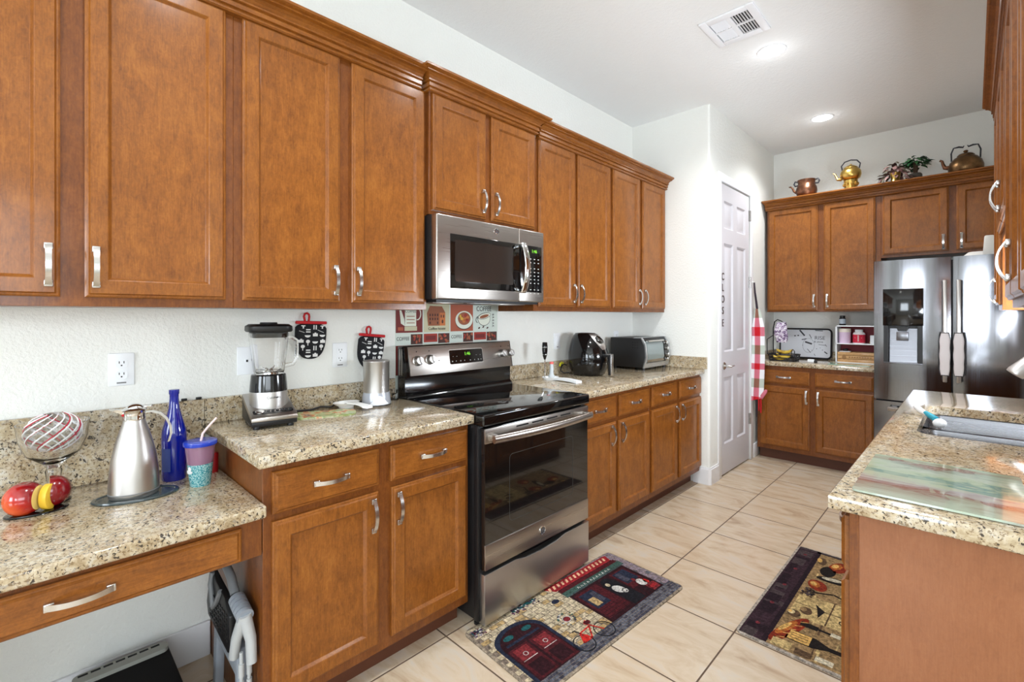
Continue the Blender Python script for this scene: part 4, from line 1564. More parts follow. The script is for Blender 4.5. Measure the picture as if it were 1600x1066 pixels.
tag(solo(g.obj('canister', plain('red_tin', srgb(150, 20, 24), 0.3)), (0.170, 0.462, DK)), 'small red canister half hidden behind the tumbler', 'canister')
# ------------------------------------------------------------------ things on the counter beside the range
CT = 0.914
t = thing('blender', 'countertop blender with glass jar, black lid and steel sloped base', 'blender', (0.172, 0.652, CT), math.radians(82))
# local: -y faces the room
g = G()
g.prism([(-0.122, 0.012), (-0.125, 0.030), (0.100, 0.092), (0.104, 0.085), (0.104, 0.012)], -0.078, 0.078, 'x', bev=0.004)
g.obj('base_body', M['black_m'], t)
g = G()
g.prism([(-0.128, 0.030), (-0.128, 0.044), (-0.118, 0.050), (0.095, 0.108), (0.104, 0.104), (0.104, 0.088)], -0.079, 0.079, 'x', bev=0.003)
bp = g.obj('base_plate', M['steel'], t)
sl = math.atan2(0.058, 0.213)
PRb = Matrix.Rotation(sl, 4, 'X')
g = G()
def onb(x, y, d=0.0):
    return Matrix.Translation((x, y, 0.0505 + (y + 0.118) * math.tan(sl) + d)) @ PRb
g.prism(rrect(-0.068, 0.070, -0.015, 0.017, 0.010), -0.002, 0.0016, 'z')
bmesh.ops.transform(g.bm, matrix=onb(0.0, -0.088), verts=g.bm.verts)
g.lathe([(0.0, 0.002), (0.0155, 0.002), (0.0155, 0.005), (0.012, 0.006), (0, 0.006)], 24, M=onb(-0.046, -0.087), m=1)
for k in range(6):
    g.lathe([(0.0, 0.002), (0.0065, 0.002), (0.006, 0.0042), (0, 0.0042)], 14, M=onb(-0.016 + k * 0.0155, -0.086), m=2, sx=0.9)
    g.lathe([(0.0068, 0.0022), (0.0078, 0.0022)], 14, M=onb(-0.016 + k * 0.0155, -0.086), m=1, cap=False)
g.obj('button_panel', [M['black'], M['chrome'], M['black_m']], bp)
for x in (-0.058, 0.058):
    for y in (-0.10, 0.085):
        g = G()
        g.lathe([(0.0, 0), (0.011, 0), (0.012, 0.004), (0.010, 0.014), (0.0, 0.014)], 14, (x, y, 0))
        g.obj('foot', M['black_m'], t)
g = G()
g.lathe([(0.0, 0.052), (0.067, 0.052), (0.0675, 0.118), (0.066, 0.128), (0.0, 0.128)], 40)
col = g.obj('steel_collar', M['steel_v'], t)
g = G()
g.text('Cuisinart', 0.013, Matrix.Translation((0.006, -0.0676, 0.108)) @ FRONT, ext=0.0006)
g.obj('brand_print', M['print_k'], col)
g = G()
g.lathe([(0.0, 0.128), (0.0675, 0.128), (0.066, 0.150), (0.062, 0.190), (0.058, 0.194), (0.0, 0.194)], 40)
g.obj('jar_collar', M['black'], t)


def sq(r, z, k=5):
    return [(x, y, z) for x, y in rrect(-r, r, -r, r, r * 0.45, k)]


g = G()
g.loft([sq(0.048, 0.196), sq(0.051, 0.205), sq(0.066, 0.355), sq(0.0645, 0.355), sq(0.049, 0.207), sq(0.046, 0.202)])
g.tube([(0.060, 0, 0.335), (0.085, 0, 0.336), (0.102, 0, 0.322), (0.103, 0, 0.285), (0.100, 0, 0.245), (0.088, 0, 0.228), (0.055, 0, 0.222)], [0.009, 0.008, 0.008, 0.008, 0.008, 0.008, 0.009], 10)
g.obj('glass_jar', M['glass'], t, angle=60)
g = G()
for k in range(4):
    a = k * PI / 2 + 0.4
    g.tube([(0, 0, 0.205), (0.016 * math.cos(a), 0.016 * math.sin(a), 0.212), (0.026 * math.cos(a), 0.026 * math.sin(a), 0.222 - 0.016 * (k % 2))], [0.003, 0.0035, 0.001], 6)
g.lathe([(0.0, 0.196), (0.03, 0.196), (0.03, 0.203), (0.012, 0.206), (0.0, 0.21)], 20)
g.obj('blade', M['chrome'], t)
g = G()
g.loft([sq(0.060, 0.338), sq(0.063, 0.353), sq(0.063, 0.358), sq(0.074, 0.360), sq(0.078, 0.366), sq(0.077, 0.382), sq(0.066, 0.390)], cap0=True)
g.lathe([(0.0, 0.39), (0.032, 0.39), (0.030, 0.397), (0.0, 0.397)], 24)
g.obj('lid', M['black_m'], t, angle=50)
# cord is in room metres, expressed in the blender's own frame
def inv(o, pts):
    mw = (Matrix.Translation(o.location) @ o.rotation_euler.to_matrix().to_4x4()).inverted()
    return [mw @ Vector(p) for p in pts]
g = G()
g.tube(inv(t, [(0.06, 0.72, 0.935), (0.05, 0.76, 0.921), (0.045, 0.82, 0.919), (0.065, 0.86, 0.919), (0.05, 0.91, 0.924), (0.07, 0.95, 0.920), (0.04, 0.99, 0.930), (0.035, 1.05, 0.926), (0.05, 1.072, 0.920)]), 0.0042, 8)
g.obj('cord', M['black_m'], t)

qv = NT('vegetable_print_glass')
vv = qv.coords('Object')
n1 = qv.noise(vv, 14.0, 2.0, 0.5, 1.0)
qv.set(Base_Color=qv.ramp(n1, [(0.30, srgb(196, 186, 150)), (0.40, srgb(120, 140, 70)), (0.48, srgb(190, 200, 150)), (0.55, srgb(206, 120, 66)), (0.64, srgb(128, 110, 92)), (0.74, srgb(200, 192, 168))]), Roughness=0.12)
g = G()
P0 = rrect(-0.07, 0.07, -0.13, 0.13, 0.05)
g.loft([[(x, y, 0.0) for x, y in P0], [(x, y, 0.004) for x, y in P0]])
tag(solo(g.obj('trivet_mat', qv.mat), (0.175, 0.870, CT), -0.35), 'flat glass mat printed with green and orange vegetables beside the blender', 'glass mat')
g = G()
L = []
for r, z in ((0.030, 0.0), (0.034, 0.008), (0.052, 0.020), (0.055, 0.024), (0.050, 0.024), (0.034, 0.013), (0.0, 0.011)):
    L.append((r, z))
g.lathe(L, 36, sx=0.85, sy=1.15)
rows = []
for i in range(9):
    u = i / 8
    w = 0.022 - 0.008 * math.sin(PI * min(1, u * 1.1)) + 0.004 * u
    if i == 8:
        w *= 0.55
    x = 0.036 + 0.115 * u
    z = 0.022 - 0.012 * u + 0.004 * math.sin(PI * u)
    rows.append([(x, -w + 0.02 * u, z), (x, w + 0.02 * u, z), (x, w + 0.02 * u, z + 0.006), (x, -w + 0.02 * u, z + 0.006)])
g.loft(rows)
sr = g.obj('spoon_rest', plain('white_ceramic', srgb(240, 240, 238), 0.12, coat=0.4))
tag(solo(sr, (0.095, 1.010, CT), 0.12), 'white ceramic spoon rest with black marks before the steel canister', 'spoon rest')
f = Flat(lambda u, v, h: (u, v, h))
f.disc(-0.012, -0.030, 0.008, 0.014, 0.0142, 0)
f.disc(-0.010, 0.006, 0.010, 0.009, 0.0142, 0)
f.disc(0.004, 0.022, 0.007, 0.012, 0.0152, 0)
f.disc(0.125, 0.016, 0.014, 0.005, 0.0192, 0)
f.disc(0.122, 0.024, 0.006, 0.004, 0.0194, 0)
f.obj('black_print', M['print_k'], sr)
t = thing('grinder', 'cylindrical steel canister grinder on a silver-grey flared base', 'grinder', (0.125, 1.145, CT))
g = G()
g.lathe([(0.0, 0.0), (0.068, 0.0), (0.068, 0.004), (0.0, 0.004)], 40)
g.obj('rubber_foot', M['black_m'], t)
g = G()
g.lathe([(0.0, 0.004), (0.067, 0.004), (0.066, 0.02), (0.063, 0.045), (0.060, 0.06), (0.0, 0.06)], 40)
g.obj('base', plain('silver_plastic', srgb(178, 182, 190), 0.25, 0.3), t)
g = G()
g.lathe([(0.0, 0.06), (0.0595, 0.06), (0.0605, 0.20), (0.062, 0.203), (0.062, 0.208), (0.055, 0.211), (0.0, 0.212)], 40)
g.obj('body', M['steel_v'], t)
g = G()
n = 16
top = [(0.0672, 0.02 + 0.028 * math.sin(PI * i / n) ** 2) for i in range(n + 1)]
vs, fs = [], []
for i in range(n + 1):
    a = -0.95 + 1.35 * i / n
    for z in (0.006, 0.012 + 0.036 * math.sin(PI * i / n) ** 1.5):
        r_ = 0.0672 - 0.085 * max(0, z - 0.012) * 1.0 + 0.0012
        vs.append((r_ * math.cos(a), r_ * math.sin(a), z))
for i in range(n):
    fs.append((2 * i, 2 * i + 2, 2 * i + 3, 2 * i + 1))
g.add(vs, fs)
g.obj('switch_cover', plain('pearl_plastic', srgb(226, 228, 232), 0.2), t)
g = G()
g.tube([(-0.06, 0.02, 0.01), (-0.09, 0.0, 0.006), (-0.085, -0.05, 0.005)], 0.0035, 8)
g.obj('cord', M['black_m'], t)
g = G()
g.lathe([(0.0, 0.0), (0.026, 0.0), (0.026, 0.003), (0.006, 0.006), (0.006, 0.02), (0.018, 0.035), (0.020, 0.05), (0.018, 0.05), (0.014, 0.033), (0, 0.024)], 28)
tag(solo(g.obj('small_glass', M['glass']), (0.075, 1.268, CT)), 'tiny clear footed glass tucked between canister and range', 'glass')

# milk frother standing on a white tray, small capped bottle
t = thing('spoon_tray', 'long white spoon tray under the milk frother', 'tray', (0.165, 2.385, CT), -0.10)
g = G()
L = [(0.0, 0.0), (0.042, 0.0), (0.050, 0.012), (0.054, 0.017), (0.049, 0.017), (0.040, 0.007), (0.0, 0.006)]
g.lathe(L, 32, sx=1.0, sy=1.1)
g.obj('dish', M['plastic_w'], t)
g = G()
rows = []
for i in range(8):
    u = i / 7
    x = 0.040 + 0.215 * u
    w = 0.020 + 0.006 * u
    z = 0.010 + 0.006 * math.sin(PI * u)
    rows.append([(x, -w, z - 0.008), (x, w, z - 0.008), (x, w, z + 0.006), (x, w * 0.6, z + 0.004), (x, -w * 0.6, z + 0.004), (x, -w, z + 0.006)])
g.loft(rows)
g.obj('handle', M['plastic_w'], t)
t = thing('milk_frother', 'hand milk frother with black grip standing upside down on the tray', 'frother', (0.150, 2.345, CT + 0.0072))
g = G()
g.lathe([(0.0, 0.125), (0.006, 0.127), (0.015, 0.155), (0.0185, 0.19), (0.0185, 0.205)], 24)
g.lathe([(0.0185, 0.2085), (0.0185, 0.222), (0.0175, 0.2235), (0.017, 0.236), (0.014, 0.241), (0.0, 0.241)], 24)
g.lathe([(0.0182, 0.205), (0.0182, 0.2085)], 24)
g.obj('grip', M['black'], t)
g = G()
g.lathe([(0.0188, 0.2055), (0.0188, 0.208)], 24, cap=False)
g.lathe([(0.0160, 0.158), (0.0166, 0.162)], 24, cap=False)
g.obj('ring', M['chrome'], t)
g = G()
g.tube([(0, 0, 0.012), (0, 0, 0.127)], 0.0036, 8)
g.tube([(0.012 * math.cos(a), 0.012 * math.sin(a), 0.004) for a in [2 * PI * k / 18 for k in range(18)]], 0.0022, 6, closed=True)
g.tube([(-0.012, 0, 0.004), (0, 0, 0.013), (0.012, 0, 0.004)], 0.002, 6)
g.obj('whisk', M['chrome'], t)
t = thing('seasoning_bottle', 'small clear bottle with red cap behind the milk frother', 'bottle', (0.138, 2.428, CT), 0)
g = G()
g.lathe([(0.0, 0.0), (0.022, 0.0), (0.023, 0.018), (0.016, 0.028), (0.014, 0.04), (0.013, 0.098), (0.0, 0.098)], 22)
g.obj('body', plain('frosted_plastic', srgb(214, 220, 222), 0.25, trans=0.3), t)
g = G()
g.lathe([(0.0, 0.098), (0.014, 0.098), (0.013, 0.112), (0.0, 0.113)], 20)
g.obj('cap', plain('coral_cap', srgb(226, 96, 92), 0.4), t)

# air fryer (local -y is its front)
t = thing('air_fryer', 'egg shaped glossy black air fryer with silver top and basket handle', 'air fryer', (0.190, 2.775, CT), math.radians(91))
g = G()
rings = []
for z, r, dy in ((0.0, 0.098, 0.0), (0.008, 0.110, 0), (0.05, 0.128, 0), (0.11, 0.136, 0), (0.16, 0.134, 0.002), (0.21, 0.122, 0.006), (0.25, 0.106, 0.012), (0.282, 0.086, 0.020), (0.298, 0.068, 0.026), (0.302, 0.03, 0.032)):
    rings.append([(r * 0.94 * math.copysign(abs(math.cos(a)) ** 0.88, math.cos(a)), r * 1.05 * math.copysign(abs(math.sin(a)) ** 0.88, math.sin(a)) + dy, z) for a in [2 * PI * k / 44 for k in range(44)]])
g.loft(rings)
g.obj('body', M['black'], t, angle=60)


def fry(a, z, d=0.0):
    zz = [0.0, 0.008, 0.05, 0.11, 0.16, 0.21, 0.25, 0.282, 0.298, 0.302]
    rr = [0.098, 0.110, 0.128, 0.136, 0.134, 0.122, 0.106, 0.086, 0.068, 0.03]
    dd = [0, 0, 0, 0, 0.002, 0.006, 0.012, 0.020, 0.026, 0.032]
    for i in range(9):
        if z <= zz[i + 1]:
            k = (z - zz[i]) / (zz[i + 1] - zz[i])
            r = rr[i] + (rr[i + 1] - rr[i]) * k + d
            dy = dd[i] + (dd[i + 1] - dd[i]) * k
            break
    return (r * 0.94 * math.copysign(abs(math.cos(a)) ** 0.88, math.cos(a)), r * 1.05 * math.copysign(abs(math.sin(a)) ** 0.88, math.sin(a)) + dy, z)


def patch(g, hw, zs, d, m=0, ac=-PI / 2, n=8):
    """hw(z): half width angle"""
    vs, fs = [], []
    for z in zs:
        for k in range(n + 1):
            vs.append(fry(ac + hw(z) * (2 * k / n - 1), z, d))
    for i in range(len(zs) - 1):
        for k in range(n):
            fs.append((i * (n + 1) + k, i * (n + 1) + k + 1, (i + 1) * (n + 1) + k + 1, (i + 1) * (n + 1) + k))
    g.add(vs, fs, m)


g = G()
zs = [0.185 + 0.117 * i / 14 for i in range(15)]
patch(g, lambda z: 0.12 + 0.62 * max(0, (z - 0.185) / 0.117) ** 0.8, zs, 0.0025)
sp = g.obj('silver_top', M['steel_v'], t, angle=70)
g = G()
zs = [0.228 + 0.052 * i / 12 for i in range(13)]
patch(g, lambda z: 0.36 * math.sqrt(max(0, 1 - ((z - 0.254) / 0.0262) ** 2)), zs, 0.0045)
g.obj('control_window', M['black_glass'], sp, angle=70)
g = G()
for z0_, z1_ in ((0.150, 0.1535),):
    patch(g, lambda z: 0.80, [z0_, z1_], 0.0012, n=16)
for sg in (-1, 1):
    patch(g, lambda z: 0.012, [0.02, 0.05, 0.08, 0.11, 0.14, 0.152], 0.0012, ac=-PI / 2 + sg * 0.80, n=1)
g.obj('basket_seam', M['dark'], t)
g = G()
g.box(-0.020, 0.020, -0.185, -0.125, 0.135, 0.152, 0.004)
g.box(-0.020, 0.020, -0.196, -0.178, 0.010, 0.152, 0.005)
hb = g.obj('basket_handle', M['black_m'], t)
g = G()
g.box(-0.014, 0.014, -0.200, -0.194, 0.006, 0.154, 0.002)
g.box(-0.014, 0.014, -0.200, -0.135, 0.152, 0.156, 0.001)
g.obj('handle_inlay', M['nickel'], hb)
g = G()
g.tube(inv(t, [(0.09, 2.68, 0.93), (0.06, 2.66, 0.925), (0.045, 2.64, 0.94), (0.035, 2.66, 0.965), (0.03, 2.69, 0.985), (0.035, 2.72, 0.975)]), 0.0045, 8)
g.obj('cord', M['black_m'], t)
g = G()
g.tube(inv(t, [(0.05, 2.625, 0.975), (0.045, 2.635, 0.992), (0.042, 2.655, 0.998), (0.042, 2.672, 0.992)]), 0.007, 8)
g.obj('cord_tag', plain('yellow_tag', srgb(206, 200, 40), 0.4), t)

# toaster oven (local -y front)
t = thing('toaster_oven', 'black and silver toaster oven in the corner by the pantry wall', 'toaster oven', (0.372, 3.258, CT), Q)
W = 0.395
g = G()
g.prism([(0.02, 0.018), (-0.004, 0.10), (0.006, 0.20), (0.035, 0.248), (0.31, 0.248), (0.31, 0.018)], 0.0, W, 'x', bev=0.005)
g.obj('body', M['black_m'], t)
prof = [(0.010, 0.018), (-0.014, 0.10), (-0.004, 0.20), (0.030, 0.252), (0.10, 0.253), (0.10, 0.246), (0.036, 0.246), (0.004, 0.19), (-0.006, 0.10), (0.018, 0.018)]
g = G()
g.prism(prof, -0.002, 0.020, 'x')
g.prism(prof, W - 0.020, W + 0.002, 'x')
g.prism([(0.030, 0.252), (0.10, 0.253), (0.10, 0.246), (0.036, 0.246)], 0.0, W, 'x')
g.prism([(0.010, 0.018), (-0.001, 0.055), (0.010, 0.055), (0.018, 0.018)], 0.0, W, 'x')
g.obj('silver_shell', plain('silver_paint', srgb(186, 188, 190), 0.25, 0.7), t)
def tf(z):
    pts = [(0.018, 0.010), (0.10, -0.014), (0.20, -0.004), (0.252, 0.030)]
    for (z0_, y0_), (z1_, y1_) in zip(pts[:-1], pts[1:]):
        if z <= z1_:
            return y0_ + (y1_ - y0_) * (z - z0_) / (z1_ - z0_)
    return 0.03
g = G()
zs = [0.060, 0.10, 0.15, 0.20, 0.222]
rows = [[(0.024, tf(z) - 0.001, z), (0.285, tf(z) - 0.001, z), (0.285, tf(z) + 0.012, z), (0.024, tf(z) + 0.012, z)] for z in zs]
g.loft(rows)
o = g.obj('door', plain('toaster_glass', srgb(120, 132, 132), 0.05, 0, 0.5, spec=0.8), t)
g = G()
rows = [[(0.30, tf(z) - 0.001, z), (W - 0.022, tf(z) - 0.001, z), (W - 0.022, tf(z) + 0.012, z), (0.30, tf(z) + 0.012, z)] for z in zs]
g.loft(rows)
cpn = g.obj('control_panel', M['black'], t)
for z in (0.205, 0.160, 0.110, 0.072):
    g = G()
    g.lathe([(0.0, 0), (0.016, 0), (0.015, 0.014), (0.0, 0.015)], 20, M=at(0.337, tf(z), z))
    g.box(0.335, 0.339, tf(z) - 0.017, tf(z) - 0.012, z - 0.013, z + 0.013, 0.001)
    g.obj('knob', M['nickel'], cpn)
g = G()
g.tube([(0.03, tf(0.225) - 0.022, 0.225), (0.28, tf(0.225) - 0.022, 0.225)], 0.0075, 12)
for x in (0.04, 0.27):
    g.box(x - 0.008, x + 0.008, tf(0.225) - 0.02, tf(0.225) + 0.012, 0.218, 0.232, 0.003)
g.obj('door_handle', M['nickel'], o)
g = G()
g.box(0.024, 0.285, tf(0.075) - 0.004, tf(0.075), 0.062, 0.082)
g.obj('lower_rail', M['steel'], o)
g = G()
for k in range(3):
    for j in range(3):
        g.box(-0.0006, 0.0004, 0.06 + j * 0.02, 0.068 + j * 0.02, 0.17 + k * 0.02, 0.177 + k * 0.02)
g.obj('vent_hole', M['dark'], t)
for x in (0.03, W - 0.03):
    for y in (0.03, 0.28):
        g = G()
        g.lathe([(0.0, 0), (0.013, 0), (0.015, 0.02), (0.0, 0.02)], 12, (x, y, 0))
        g.obj('foot', M['black_m'], t)

# ------------------------------------------------------------------ under the desk
t = thing('step_stool', 'folded grey step stool leaning against the cabinet under the desk', 'step stool', (0.0, 0.0, 0.0))
lg = plain('light_grey_plastic', srgb(146, 152, 160), 0.45)
dg_ = plain('mid_grey_plastic', srgb(120, 122, 124), 0.5)
g = G()
outl = [(0.25, 0.34), (0.29, 0.45), (0.31, 0.465), (0.47, 0.44), (0.52, 0.40), (0.525, 0.29), (0.50, 0.28), (0.27, 0.30)]
g.prism(outl, 0.425, 0.445, 'y', bev=0.004)
for i in range(9):
    for k in range(6):
        x, z = 0.30 + i * 0.024, 0.315 + k * 0.016
        g.box(x, x + 0.010, 0.4225, 0.426, z, z + 0.006)
tr = g.obj('tread', M['black_m'], t)
g = G()
g.tube([(0.33, 0.424, 0.47), (0.325, 0.420, 0.43), (0.36, 0.420, 0.365), (0.40, 0.420, 0.40), (0.43, 0.424, 0.445)], 0.008, 8)
g.obj('carry_handle', dg_, tr)
g = G()
g.tube([(0.30, 0.455, 0.475), (0.36, 0.455, 0.50), (0.43, 0.455, 0.478), (0.47, 0.455, 0.44)], 0.014, 10)
g.obj('top_handle', dg_, t)
g = G()
for k in range(5):
    x = 0.485 + k * 0.018
    g.tube([(x, 0.456, 0.43 - k * 0.004), (x + 0.015, 0.456, 0.427 - k * 0.004)], 0.024, 16)
g.obj('hinge', lg, t)
for y, dx in ((0.440, -0.055), (0.470, 0.012)):
    g = G()
    g.tube([(0.568, 0.455, 0.415), (0.570 + dx * 0.5, y, 0.34), (0.572 + dx, y, 0.27)], [0.019, 0.016, 0.015], 10)
    g.obj('hinge_arm', plain('pale_grey_plastic', srgb(176, 178, 178), 0.4), t)
for y in (0.448, 0.470):
    g = G()
    g.tube([(0.560, y, 0.30), (0.560, y, 0.01)], 0.0055, 8)
    for k in range(4):
        g.tube([(0.560, y, 0.06 + k * 0.055), (0.560, y, 0.10 + k * 0.055)], 0.0085, 10)
    g.obj('rod', plain('pale_grey_plastic', srgb(176, 178, 178), 0.4), t)
g = G()
g.prism([(0.235, 0.0), (0.265, 0.33), (0.525, 0.29), (0.545, 0.0), (0.52, 0.0), (0.50, 0.20), (0.29, 0.22), (0.262, 0.0)], 0.446, 0.474, 'y', bev=0.004)
g.obj('leg_frame', lg, t)

t = thing('appliance_box', 'low black box with a pale slotted rear strip on the floor under the desk', 'appliance', (0.10, 0.085, 0.0))
g = G()
g.box(0, 0.44, 0, 0.255, 0.0, 0.165, 0.012, seg=3)
g.obj('casing', plain('matt_black_plastic', srgb(14, 12, 13), 0.75, spec=0.25), t)
g = G()
g.prism(rrect(0.004, 0.055, 0.004, 0.250, 0.02), 0.165, 0.178, 'z')
o = g.obj('rear_strip', plain('grey_beige_plastic', srgb(150, 150, 142), 0.5), t)
g = G()
for k in range(7):
    g.box(0.012, 0.022, 0.018 + k * 0.031, 0.042 + k * 0.031, 0.1778, 0.1786)
g.obj('slot', M['dark'], o)

# ------------------------------------------------------------------ apron by the pantry door
t = thing('apron', 'red, white and brown checked apron hanging beside the pantry door', 'apron', (0.742, 4.668, 0))
ac = flat_mats((196, 18, 34), (206, 112, 128), (236, 234, 236), (140, 92, 74), (188, 196, 184), rough=0.9)
zt, zb, NR, NS = 1.40, 0.56, 30, 28
prof = []
for j in range(NS):
    a = 2 * PI * j / NS
    prof.append((math.cos(a), math.sin(a)))
vs, fs, ms = [], [], []
for i in range(NR + 1):
    u = i / NR
    z = zt + (zb - zt) * u
    hw = 0.022 + 0.030 * min(1, u * 5) + 0.006 * u
    hd = 0.016 + 0.010 * u
    for j, (cx_, sy_) in enumerate(prof):
        w = 1 + 0.10 * math.sin(5 * math.atan2(sy_, cx_) + 3 * u)
        vs.append((cx_ * hw * w + 0.006 * math.sin(4 * u), sy_ * hd * w, z + (0.02 * cx_ if i == NR else 0)))
cyc_c, cyc_s = [3, 1, 0, 1, 3, 1, 0, 1, 3, 1, 0, 1], [4, 2, 1, 2, 4, 2, 1, 2, 4, 2, 1, 2]
g = G()
bvs = [g.bm.verts.new(v) for v in vs]
for i in range(NR):
    band = min(11, int((i / NR) * 10.5))
    for j in range(NS):
        j2 = (j + 1) % NS
        fc = g.bm.faces.new([bvs[i * NS + j], bvs[i * NS + j2], bvs[(i + 1) * NS + j2], bvs[(i + 1) * NS + j]])
        xm = (prof[j][0] + prof[j2][0]) / 2
        fc.material_index = cyc_c[band] if abs(xm) < 0.52 else cyc_s[band]
g.bm.faces.new(bvs[:NS])
g.bm.faces.new(bvs[NR * NS:])
g.obj('cloth', ac, t, angle=80)
g = G()
g.tube([(-0.030, 0.012, 1.645), (-0.022, 0.006, 1.55), (-0.008, 0.0, 1.46), (0.0, 0, 1.385)], [0.007, 0.009, 0.010, 0.011], 8)
g.obj('neck_strap', plain('dark_ribbon', srgb(44, 32, 42), 0.8), t)
g = G()
g.tube([(-0.054, 0.006, 1.652), (-0.036, 0.008, 1.648), (-0.030, 0.010, 1.640), (-0.030, 0.016, 1.652)], 0.004, 8)
g.obj('hook', M['nickel'], t)
g = G()
g.prism([(0.030, 0.60), (0.070, 0.66), (0.088, 0.655), (0.085, 0.63), (0.045, 0.565)], -0.020, 0.004, 'y', bev=0.004)
g.obj('turned_corner', ac[1], t)
for x, zz, m_ in ((0.012, 0.46, ac[0]), (0.030, 0.44, ac[0]), (-0.004, 0.40, plain('dark_ribbon', srgb(44, 32, 42), 0.8))):
    g = G()
    g.tube([(x, -0.004, 0.60), (x + 0.004, -0.006, (0.60 + zz) / 2), (x + 0.002, -0.004, zz)], 0.006, 6)
    g.obj('tie_string', m_, t)
# ------------------------------------------------------------------ far counter
wire = plain('black_wire', srgb(20, 18, 22), 0.5)
t = thing('fruit_basket', 'black wire fruit basket with a tall hook on the far counter', 'basket', (0.905, 4.90, CT), 0)
g = G()
P = rrect(-0.125, 0.125, -0.085, 0.085, 0.05, 4)
for z, k, r in ((0.004, 0.9, 0.006), (0.03, 0.95, 0.0045), (0.060, 1.0, 0.006)):
    g.tube([(x * k, y * k, z) for x, y in P], r, 6, closed=True)
for i in range(0, len(P), 2):
    x, y = P[i]
    g.tube([(x * 0.9, y * 0.9, 0.004), (x, y, 0.06)], 0.004, 6)
for k in range(5):
    x = -0.09 + k * 0.045
    g.tube([(x, -0.076, 0.004), (x, 0.076, 0.004)], 0.0025, 6)
# ornamental scroll at the front corner
g.tube([(0.085, -0.088, 0.05), (0.085, -0.09, 0.10), (0.097, -0.09, 0.115), (0.110, -0.09, 0.10), (0.110, -0.09, 0.008)], 0.004, 6)
g.tube([(0.11, -0.09, 0.055), (0.13, -0.09, 0.03), (0.15, -0.09, 0.035)], 0.004, 6)
g.obj('wire_tray', wire, t)
g = G()
g.tube([(-0.11, 0.07, 0.05), (-0.112, 0.07, 0.30), (-0.095, 0.055, 0.365), (-0.06, 0.02, 0.385), (-0.02, 0.0, 0.37), (0.0, -0.005, 0.345), (0.02, -0.005, 0.352)], 0.005, 8)
g.tube([(-0.125, -0.07, 0.06), (-0.125, -0.07, 0.20), (-0.112, 0.05, 0.23)], 0.004, 8)
g.obj('hook_post', wire, t)
yel = NT('banana_skin')
yel.set(Base_Color=yel.ramp(yel.noise(yel.coords('Object'), 40.0, 3.0), [(0.35, srgb(150, 112, 40)), (0.5, srgb(214, 176, 52)), (0.7, srgb(226, 200, 90))]), Roughness=0.5)


def banana(x, y, z, rot, tilt):
    g = G()
    pts, rs = [], []
    for i in range(11):
        a = -0.9 + 1.8 * i / 10
        pts.append((0.085 * math.sin(a), 0.0, 0.085 * (1 - math.cos(a))))
        rs.append(0.016 * math.sin(PI * min(0.95, max(0.06, i / 10))) ** 0.4 if 0 < i < 10 else 0.004)
    g.tube(pts, rs, 10)
    o = g.obj('banana', yel.mat)
    o.location = (x, y, z)
    o.rotation_euler = (tilt, 0, rot)
    return o


for x, y, z, r, tl, lab in ((0.875, 4.885, 0.936, 0.2, 0.25, 'ripe banana lowest in the wire fruit basket'), (0.915, 4.865, 0.950, -0.2, 0.2, 'ripe banana lying across the front of the wire fruit basket'),
                            (0.905, 4.93, 0.992, 0.1, 0.5, 'ripe banana topmost in the wire fruit basket')):
    tag(banana(x, y, z, r, tl), lab, 'banana', 'bananas in the wire basket')
bagm = NT('violet_print_paper')
bagm.set(Base_Color=bagm.ramp(bagm.noise(bagm.coords('Object'), 45.0, 3.0, 0.6, 1.0), [(0.38, srgb(52, 40, 62)), (0.46, srgb(150, 120, 160)), (0.55, srgb(212, 204, 214)), (0.7, srgb(240, 238, 240))]), Roughness=0.7)
g = G()
L = []
for i in range(9):
    u = i / 8
    w = 0.030 + 0.026 * math.sin(PI * min(1, u * 0.75 + 0.1))
    L.append([(x * w / 0.03 * (1 + 0.1 * math.sin(7 * u + x * 60)), y * w / 0.03, 0.19 * (1 - u)) for x, y in rrect(-0.03, 0.03, -0.014, 0.014, 0.01, 3)])
g.loft(L)
tag(solo(g.obj('paper_bag', bagm.mat), (0.880, 4.905, 1.085), 0.2), 'violet and white printed bag hanging from the basket hook', 'bag')

t = thing('serving_tray', 'white printed tray with a dark rim leaning on the far wall behind the basket', 'tray', (0.985, 5.300, CT), 0)
t.rotation_euler = (math.radians(-6), 0, 0)
g = G()
P = rrect(-0.222, 0.222, 0.008, 0.292, 0.035, 5)
g.loft([[(x, 0.0, z) for x, z in P], [(x, 0.012, z) for x, z in P]])
f2 = G()
g.obj('board', plain('printed_white', srgb(214, 216, 222), 0.35), t)
g = G()
g.tube([(x, -0.002, z) for x, z in P], 0.008, 8, closed=True)
g.obj('rim', wire, t)
f = Flat(lambda u, v, h: (u, -0.0006 - h, v))
for u0, v0, u1, v1, w in ((-0.05, 0.28, -0.005, 0.225, 0.014), (-0.03, 0.185, 0.012, 0.196, 0.008), (0.0, 0.165, 0.060, 0.145, 0.016), (0.035, 0.24, 0.055, 0.20, 0.006), (0.085, 0.278, 0.15, 0.276, 0.007), (0.115, 0.142, 0.18, 0.135, 0.004), (0.17, 0.145, 0.185, 0.125, 0.004), (0.165, 0.075, 0.19, 0.055, 0.010), (0.02, 0.095, 0.05, 0.06, 0.005), (0.08, 0.05, 0.09, 0.03, 0.004)):
    f.line([(u0, v0), (u1, v1)], w, 0, 0)
for u, v, r in ((-0.09, 0.222, 0.007), (-0.062, 0.226, 0.007), (0.10, 0.10, 0.004), (0.13, 0.11, 0.003), (0.15, 0.09, 0.004), (0.06, 0.085, 0.003), (-0.02, 0.13, 0.004)):
    f.disc(u, v, r, r, 0, 0, 10)
f.ring(0.03, 0.13, 0.05, 0.07, 0.002, 0, 0)
f.text('RISE', 0.050, at(0.125, -0.0008, 0.205), 0, 0.0003)
